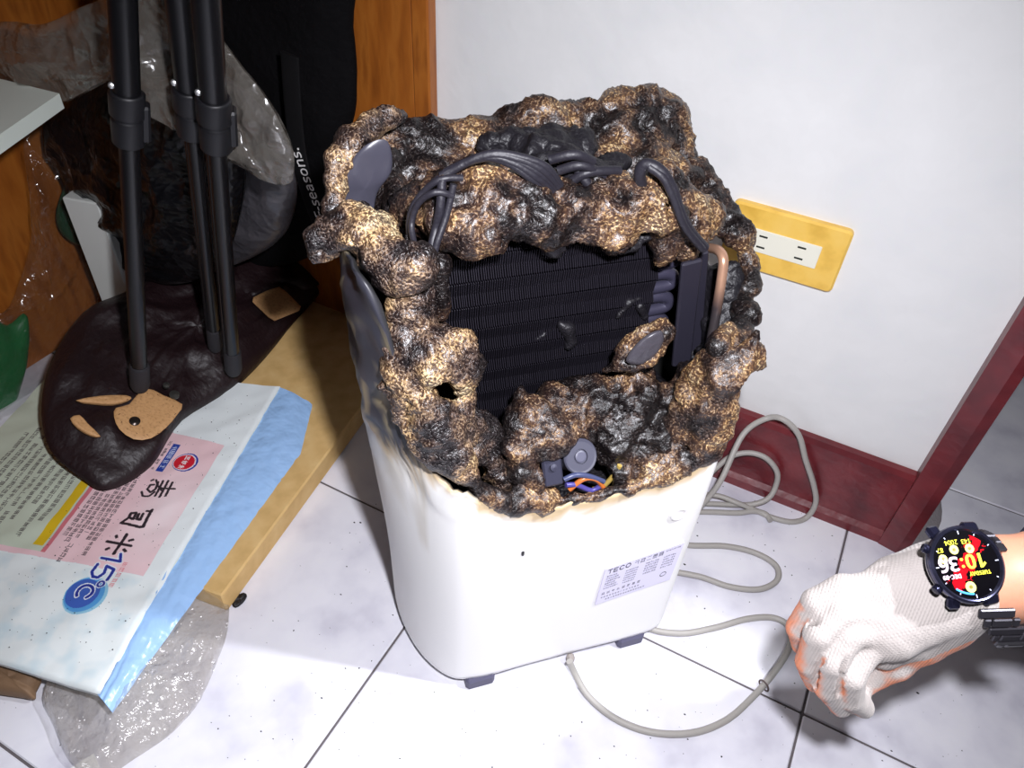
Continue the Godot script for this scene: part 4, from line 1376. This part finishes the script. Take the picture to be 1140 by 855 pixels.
	return ImageTexture.create_from_image(im)

var hb_p: Vector3
var hb_n: Vector3

func handbag() -> void:
	var A := fl(371, 308, 0.04)
	var B := fl(120, 545, 0.046)
	var e := (B - A).normalized()
	var q := Vector3(-e.z, 0, e.x)
	if q.x > 0: q = -q
	var up := (q * cos(0.42) + Vector3.UP * sin(0.42)).normalized()
	hb_n = e.cross(up).normalized()
	if hb_n.y < 0: hb_n = -hb_n
	hb_p = A + hb_n * 0.012
	var root := thing("handbag", (A + B) * 0.5, "dark maroon leather handbag with tan leather tabs, lying on the cardboard box", "handbag")
	var o := []
	for p in [[368, 312], [330, 356], [271, 424], [203, 468], [168, 520], [120, 546], [90, 532], [56, 500], [46, 450], [62, 390], [100, 345], [160, 318], [215, 300], [265, 284], [305, 268], [345, 264], [366, 290]]:
		o.append(hit(p[0], p[1], hb_p, hb_n))
	var mb := MB.new()
	pillow(mb, ring(o, 5), hb_n, 0.026, 0.006, noise(0.016, 101, 4), 0.014, 26, 4.0)
	var lm := bump(tri(mat(rgb(30, 15, 18), 0.48), 7.0), ntex(noise(0.03, 102, 4), []), 0.08)
	part(mb, "bag_body", lm, root, "creased dark maroon leather body")
	var tan := tri(mat(Color.WHITE, 0.6), 9.0)
	tan.albedo_texture = ntex(noise(0.05, 103, 3), [[0.0, rgb(120, 84, 50)], [0.3, rgb(196, 148, 98)], [1.0, rgb(214, 168, 116)]])
	var leaf := func(px: Array, called: String, label: String, h := 0.03, sm := 3) -> MeshInstance3D:
		var pts := []
		for p in px: pts.append(hit(p[0], p[1], hb_p + hb_n * h, hb_n))
		var b := MB.new()
		pillow(b, ring(pts, sm) if sm > 1 else pts, hb_n, 0.0022, 0.005, nB, 0.001, 5, 12.0)
		return part(b, called, tan, root, label)
	leaf.call([[282, 331], [296, 324], [311, 319], [319, 325], [335, 341], [333, 346], [306, 357], [299, 353], [281, 336]], "leather_patch", "tan leather corner patch", 0.03, 1)
	var flap: MeshInstance3D = leaf.call([[161, 432], [182, 440], [203, 450], [197, 462], [185, 476], [168, 488], [149, 489], [133, 478], [127, 464], [129, 454], [144, 450]], "flap_tab", "tan leather flap with a snap", 0.034, 2)
	leaf.call([[84, 446], [110, 441], [135, 440], [146, 442], [143, 446], [126, 450], [104, 449]], "leather_loop", "tan leather loop", 0.03, 2)
	leaf.call([[78, 466], [88, 462], [98, 472], [112, 486], [100, 484], [86, 476]], "strap_end", "tan strap end", 0.03, 2)
	mb = MB.new()
	var sc := hit(150, 469, hb_p + hb_n * 0.036, hb_n)
	mb.lathe(sc, hb_n, [Vector2(0.0062, 0), Vector2(0.006, 0.0012), Vector2(0.004, 0.0024), Vector2(0.0001, 0.0028)], 20)
	part(mb, "snap_button", mat(rgb(70, 62, 58), 0.3, 0.8), flap)
	for i in 16:   # stitches
		mb = MB.new()
		var a := TAU * i / 16.0
		var s := hit(164 + 31 * cos(a), 461 + 23 * sin(a), hb_p + hb_n * 0.0365, hb_n)
		mb.box(axes(Vector3(cos(a + 1.5), 0, sin(a + 1.5)), hb_n, s), Vector3(0.0024, 0.0006, 0.0006), 0.0002)
		part(mb, "stitch", mat(rgb(90, 58, 36), 0.7), flap)
	mb = MB.new()
	mb.lathe(hit(185, 430, hb_p + hb_n * 0.034, hb_n), hb_n, [Vector2(0.004, 0), Vector2(0.004, 0.003), Vector2(0.0001, 0.004)], 14)
	mb.lathe(hit(194, 440, hb_p + hb_n * 0.034, hb_n), hb_n, [Vector2(0.0062, 0), Vector2(0.006, 0.002), Vector2(0.0001, 0.003)], 18)
	part(mb, "zip_pull", mat(rgb(90, 88, 84), 0.3, 0.7), root)
	# fold over the top right corner
	mb = MB.new()
	var fo := []
	for p in [[262, 296], [280, 284], [312, 270], [345, 266], [366, 292], [368, 306], [345, 322], [326, 318], [308, 316], [286, 328], [270, 322]]:
		fo.append(hit(p[0], p[1], hb_p + hb_n * 0.024, hb_n))
	pillow(mb, ring(fo, 4), hb_n, 0.006, 0.004, noise(0.02, 108, 3), 0.006, 10, 6.0)
	part(mb, "corner_fold", lm, root)

func bags() -> void:
	var wr := noise(0.007, 121, 3)
	wr.fractal_type = FastNoiseLite.FRACTAL_RIDGED
	var film := bump(tri(mat(rgb(11, 11, 14), 0.28, 0.0, 0.4), 5.0), ntex(wr, []), 0.5)
	var wz := noise(0.008, 122, 3)
	wz.fractal_type = FastNoiseLite.FRACTAL_RIDGED
	var wall_bag := func(px: Array, z: float, up: float, down: float, called: String, m: Material, label: String, cat: String, amp := 0.02, nz := wz, par: Node3D = null) -> MeshInstance3D:
		var o := []
		for p in px: o.append(wl(p[0], p[1], z))
		var b := MB.new()
		pillow(b, ring(o, 5), Vector3.BACK, up, down, nz, amp, 24, 2.6)
		var r := part(b, called, m, par, label)
		if par == null: tag(r, label, cat)
		return r
	# black fabric bag against the back panel, with a lettered strap
	var fab := bump(tri(mat(rgb(7, 6, 8), 0.85, 0.0, 0.25), 8.0), ntex(noise(0.02, 123, 4), []), 0.15)
	var bb := thing("black_bag", wl(310, 300, 0.07), "black fabric bag with a lettered strap, against the brown panel", "bag")
	wall_bag.call([[150, -70], [260, -80], [384, -70], [391, 30], [395, 90], [393, 130], [378, 180], [370, 240], [350, 282], [300, 296], [240, 280], [190, 230], [150, 100]], 0.06, 0.03, 0.03, "bag_body", fab, "", "", 0.012, noise(0.01, 124, 3), bb)
	var mb := MB.new()
	var sp_ := []
	for q in [[322, 60, 0.125], [326, 120, 0.125], [332, 170, 0.125], [342, 210, 0.13], [354, 244, 0.135], [364, 275, 0.13]]: sp_.append(wl(q[0], q[1], q[2]))
	var cv := curve(sp_, 6)
	mb.tube(cv, 0.012, 12, true, 0.16, Vector3.BACK)
	var strap := part(mb, "strap", bump(tri(mat(rgb(11, 10, 12), 0.8, 0.0, 0.3), 20.0), ntex(noise(0.1, 125, 2), []), 0.04), bb)
	var t0 := wl(352, 229, 0.138)
	var t1 := wl(333, 179, 0.138)
	text("F-seasons.", axes(t1 - t0, Vector3.BACK, (t0 + t1) * 0.5), 0.0135, mat(rgb(220, 218, 216), 0.5), "lettering", strap, false, 0.0005)
	# grey bundle in clear plastic, right of the black refuse bag
	wall_bag.call([[228, 84], [262, 92], [296, 124], [322, 160], [331, 196], [328, 236], [314, 264], [286, 284], [252, 296], [226, 290], [214, 200]], 0.115, 0.03, 0.012, "grey_bundle", bump(tri(mat(rgb(66, 64, 68), 0.3), 5.0), ntex(wr, []), 0.35), "rounded dark grey bundle in plastic, right of the black refuse bag", "bundle", 0.009)
	wall_bag.call([[80, 108], [112, 70], [160, 84], [215, 88], [248, 110], [268, 160], [272, 215], [258, 270], [236, 306], [190, 312], [150, 306], [122, 268], [96, 215], [66, 160], [58, 124]], 0.175, 0.045, 0.03, "refuse_bag", film, "glossy black plastic refuse bag behind the tripod legs", "refuse bag", 0.016)
	# clear film over the top
	var clear := mat(Color(0.5, 0.48, 0.45, 0.34), 0.2, 0.0, 0.6)
	clear.transparency = BaseMaterial3D.TRANSPARENCY_ALPHA
	bump(tri(clear, 4.0), ntex(wr, []), 0.9)
	wall_bag.call([[-40, 30], [10, 24], [50, 26], [90, 8], [140, -10], [196, -20], [262, 60], [320, 140], [326, 200], [300, 196], [262, 130], [215, 100], [170, 92], [118, 76], [92, 104], [70, 112], [30, 96], [-40, 86]], 0.225, 0.012, 0.008, "plastic_film", clear, "grey clear plastic film draped over the refuse bag and the white board", "plastic film", 0.022)
	# white shelf board fixed to the side panel
	mb = MB.new()
	var wc := fl(66, 104, 0.405)
	var w := [wc]
	var wb := fl(-120, 58, 0.405)
	w.append(fl(-120, 232, 0.405))
	w.append(wc + (wb - wc) * ((-0.9585 - wc.x) / (wb.x - wc.x)))
	var pg := PackedVector2Array()
	for p in w: pg.append(Vector2(p.x, p.z))
	mb.extrude(pg, Transform3D(Basis(Vector3(1, 0, 0), Vector3(0, 0, 1), Vector3(0, -1, 0)), Vector3(0, 0.405, 0)), 0.016)
	tag(part(mb, "white_board", mat(rgb(226, 234, 224), 0.5)), "white board corner jutting out below the plastic film at the left", "board")
	# slim white carton behind the tripod
	mb = MB.new()
	var cb := wl(127, 282, 0.205)
	mb.box(Transform3D(Basis(Vector3.UP, 0.25), Vector3(cb.x, 0.13, cb.z)), Vector3(0.05, 0.26, 0.05), 0.002)
	tag(part(mb, "white_carton", mat(rgb(206, 210, 206), 0.6)), "slim white carton standing between the refuse bag and the wooden panel", "carton")
	# clear bag with a green packet in it, hanging along the side panel
	var side := func(px: Array, x: float, up: float, called: String, m: Material, label: String, cat: String, amp: float) -> void:
		var o := []
		for p in px: o.append(hit(p[0], p[1], Vector3(x, 0, 0), Vector3.RIGHT))
		var b := MB.new()
		pillow(b, ring(o, 5), Vector3.RIGHT, up, 0.004, wz, amp, 20, 3.0)
		tag(part(b, called, m), label, cat)
	side.call([[-20, 360], [8, 362], [28, 350], [26, 400], [14, 450], [6, 490], [-20, 500]], -0.935, 0.016, "green_packet", mat(rgb(14, 116, 62), 0.3), "bright green packet in the clear bag at the left edge", "packet", 0.006)
	side.call([[86, 170], [104, 190], [106, 240], [92, 272], [70, 262], [62, 238], [74, 200]], -0.935, 0.014, "green_wrapper", mat(rgb(20, 70, 48), 0.4), "dark green wrapper in the clear bag beside the refuse bag", "wrapper", 0.006)
	var film2 := mat(Color(0.4, 0.37, 0.34, 0.07), 0.14, 0.0, 0.6)
	film2.transparency = BaseMaterial3D.TRANSPARENCY_ALPHA
	bump(tri(film2, 4.0), ntex(wz, []), 0.7)
	side.call([[26, 150], [56, 128], [88, 140], [104, 200], [110, 260], [108, 320], [92, 380], [60, 430], [30, 470], [4, 520], [-30, 520], [-30, 380], [10, 340], [34, 260]], -0.912, 0.012, "clear_bag", film2, "limp clear plastic bag hanging along the brown side panel", "plastic bag", 0.016)

func tripod() -> void:
	var root := thing("tripod", fl(240, 392, 0.09), "folded black tripod with three telescopic legs standing on the handbag", "tripod")
	var bk := mat(rgb(13, 13, 16), 0.35, 0.0)
	var rub := mat(rgb(40, 38, 42), 0.75)
	var legs := [[[135, -30], [156, 432], 0.3, 14.5, 11.5, 0.30], [[197, -30], [240, 388], 0.27, 15.0, 9.5, 0.34], [[227, -30], [260, 414], 0.28, 15.0, 11.0, 0.36]]
	for li in 3:
		var L: Array = legs[li]
		var top := wl(L[0][0], L[0][1], L[2])
		var foot := hit(L[1][0], L[1][1], hb_p + hb_n * 0.038, hb_n)
		var ax := (foot - top).normalized()
		var at := func(t: float) -> Vector3: return top.lerp(foot, t)
		# place on the leg where it crosses a row of the photograph's clamps
		var kt: float = [0.235, 0.24, 0.24][li]
		var mb := MB.new()
		var r1: float = L[3] * 0.00078
		var r2: float = L[4] * 0.00078
		mb.tube([at.call(-0.3), at.call(-0.29), at.call(kt)], [r1 * 0.9, r1, r1], 20)
		var leg := part(mb, "leg", bk, root)
		mb = MB.new()
		mb.tube([at.call(kt - 0.02), at.call(0.94)], [r2, r2], 20)
		if li > 0:   # a groove runs down the lower tubes
			var side := ax.cross(EYE - foot).normalized()
			mb.tube([at.call(kt) + side * r2 * 0.75, at.call(0.93) + side * r2 * 0.75], [r2 * 0.45, r2 * 0.45], 10)
		part(mb, "lower_tube", bk, leg)
		mb = MB.new()
		var c0: Vector3 = at.call(kt - 0.03)
		var c1: Vector3 = at.call(kt + 0.075)
		mb.tube([c0, c0 + ax * 0.002, c0.lerp(c1, 0.42), c0.lerp(c1, 0.44), c0.lerp(c1, 0.5), c0.lerp(c1, 0.52), c1 - ax * 0.002, c1], [r1 * 1.15, r1 * 1.32, r1 * 1.32, r1 * 1.1, r1 * 1.1, r1 * 1.25, r1 * 1.25, r1 * 1.1], 20)
		var sd := ax.cross(EYE - foot).normalized()
		mb.box(axes(ax, EYE - c0, c0.lerp(c1, 0.55) - sd * r1 * 1.25), Vector3((c1 - c0).length() * 0.7, 0.008, 0.014), 0.002)
		part(mb, "leg_lock", mat(rgb(22, 22, 26), 0.5), leg)
		mb = MB.new()
		mb.lathe(c0 + ax * -0.004 + sd * r1 * 1.0 + (EYE - c0).normalized() * 0.004, (EYE - c0).normalized(), [Vector2(0.0028, 0), Vector2(0.0028, 0.002), Vector2(0.0016, 0.003), Vector2(0.0001, 0.0032)], 12)
		part(mb, "screw", mat(rgb(190, 190, 190), 0.25, 0.8), leg)
		mb = MB.new()
		mb.tube([at.call(0.915), at.call(0.92), at.call(0.985), at.call(1.0)], [r2 * 1.05, r2 * 1.25, r2 * 1.25, r2 * 1.0], 20)
		part(mb, "rubber_foot", rub, leg)

func soot() -> void:
	# loose specks of soot on floor, rice bag and box
	var mb := MB.new()
	mb.lathe(Vector3.ZERO, Vector3.UP, [Vector2(0.5, 0.0), Vector2(0.45, 0.35), Vector2(0.0001, 0.5)], 6)
	var mm := MultiMesh.new()
	mm.transform_format = MultiMesh.TRANSFORM_3D
	mm.mesh = mb.mesh(Vector3.ZERO)
	var rng := RandomNumberGenerator.new()
	rng.seed = 4
	var T := []
	for i in 1500:
		var x := rng.randf_range(-0.62, 0.36)
		var z := rng.randf_range(-0.1, 0.85)
		if x < -0.42 and z < 0.6: continue
		var s := 0.0006 + 0.0016 * pow(rng.randf(), 4.0)
		if Vector2(x + 0.19, z - 0.27).length() > 0.42 and rng.randf() < 0.5: continue
		T.append(Transform3D(Basis(Vector3.UP, rng.randf() * TAU).scaled(Vector3(s * rng.randf_range(0.7, 1.8), s * 0.4, s)), Vector3(x, 0.0, z)))
	var ro := fl(300, 450, 0.05)
	for i in 260:   # and on the rice bag
		var p := ro + Vector3(0.311, 0, 0.9504) * rng.randf_range(-0.01, 0.37) + Vector3(-0.9504, 0, 0.311) * rng.randf_range(0.005, 0.15)
		var s := 0.0006 + 0.0009 * pow(rng.randf(), 3.0)
		T.append(Transform3D(Basis(Vector3.UP, rng.randf() * TAU).scaled(Vector3(s, s, s)), Vector3(p.x, 0.0496 + nA.get_noise_2d((p - ro).dot(Vector3(0.311, 0, 0.9504)) * 900, (p - ro).dot(Vector3(-0.9504, 0, 0.311)) * 900) * 0.0022, p.z)))
	mm.instance_count = T.size()
	for i in T.size(): mm.set_instance_transform(i, T[i])
	var o := MultiMeshInstance3D.new()
	o.name = "soot_specks"
	o.multimesh = mm
	o.material_override = mat(rgb(26, 24, 26), 0.9)
	add_child(o, true)
	tag(o, "black soot specks scattered over the white floor tiles", "soot")
	kind(o, "stuff")
	var fk := MB.new()
	var fo := []
	for q in [[258, 672], [262, 664], [272, 660], [275, 664], [270, 672], [262, 677]]: fo.append(fl(q[0], q[1], 0.0012))
	pillow(fk, ring(fo, 2), Vector3.UP, 0.0025, 0.001, nC, 0.0015, 4)
	tag(part(fk, "soot_flake", M.char), "black curled soot flake on the floor beside the cardboard box", "flake")


# ---------------------------------------------------------------- all of it
func _ready() -> void:
	var cam := Camera3D.new()
	cam.name = "camera"
	cam.fov = 53.28781
	cam.near = 0.02
	cam.transform = Transform3D(Basis(RX, -RY, -RZ), EYE)
	add_child(cam)
	cam.current = true
	var env := Environment.new()
	env.background_mode = Environment.BG_COLOR
	env.background_color = Color(0.02, 0.02, 0.025)
	env.tonemap_mode = Environment.TONE_MAPPER_LINEAR
	env.tonemap_exposure = 1.0
	env.sdfgi_enabled = true; env.ssao_enabled = true; env.ssil_enabled = true
	var we := WorldEnvironment.new()
	we.name = "environment"
	we.environment = env
	add_child(we)
	# the photographer's flash, above and right of the lens
	var fl_ := SpotLight3D.new()
	fl_.name = "camera_flash"
	fl_.light_color = Color(0.97, 0.97, 1.0)
	fl_.light_energy = 0.86
	fl_.light_size = 0.015
	fl_.spot_range = 12.0; fl_.spot_attenuation = 2.0
	fl_.spot_angle = 60.0; fl_.spot_angle_attenuation = 1.0
	fl_.shadow_enabled = true
	var fp := EYE + RX * 0.06 - RY * 0.075
	fl_.look_at_from_position(fp, fl(570, 510, 0.1), Vector3.UP)
	add_child(fl_)
	# a hand torch held to the right
	var tl := SpotLight3D.new()
	tl.name = "torch"
	tl.light_color = Color(0.96, 0.97, 1.0)
	tl.light_energy = 1.1
	tl.light_size = 0.02
	tl.spot_range = 12.0; tl.spot_attenuation = 2.0
	tl.spot_angle = 20.0; tl.spot_angle_attenuation = 0.5
	tl.shadow_enabled = true
	tl.look_at_from_position(Vector3(0.45, 1.0, 0.22), Vector3(-0.07, 0.0, 0.56), Vector3.UP)
	add_child(tl)

	materials()
	room()
	appliance()
	hand()
	outlet()
	clutter()
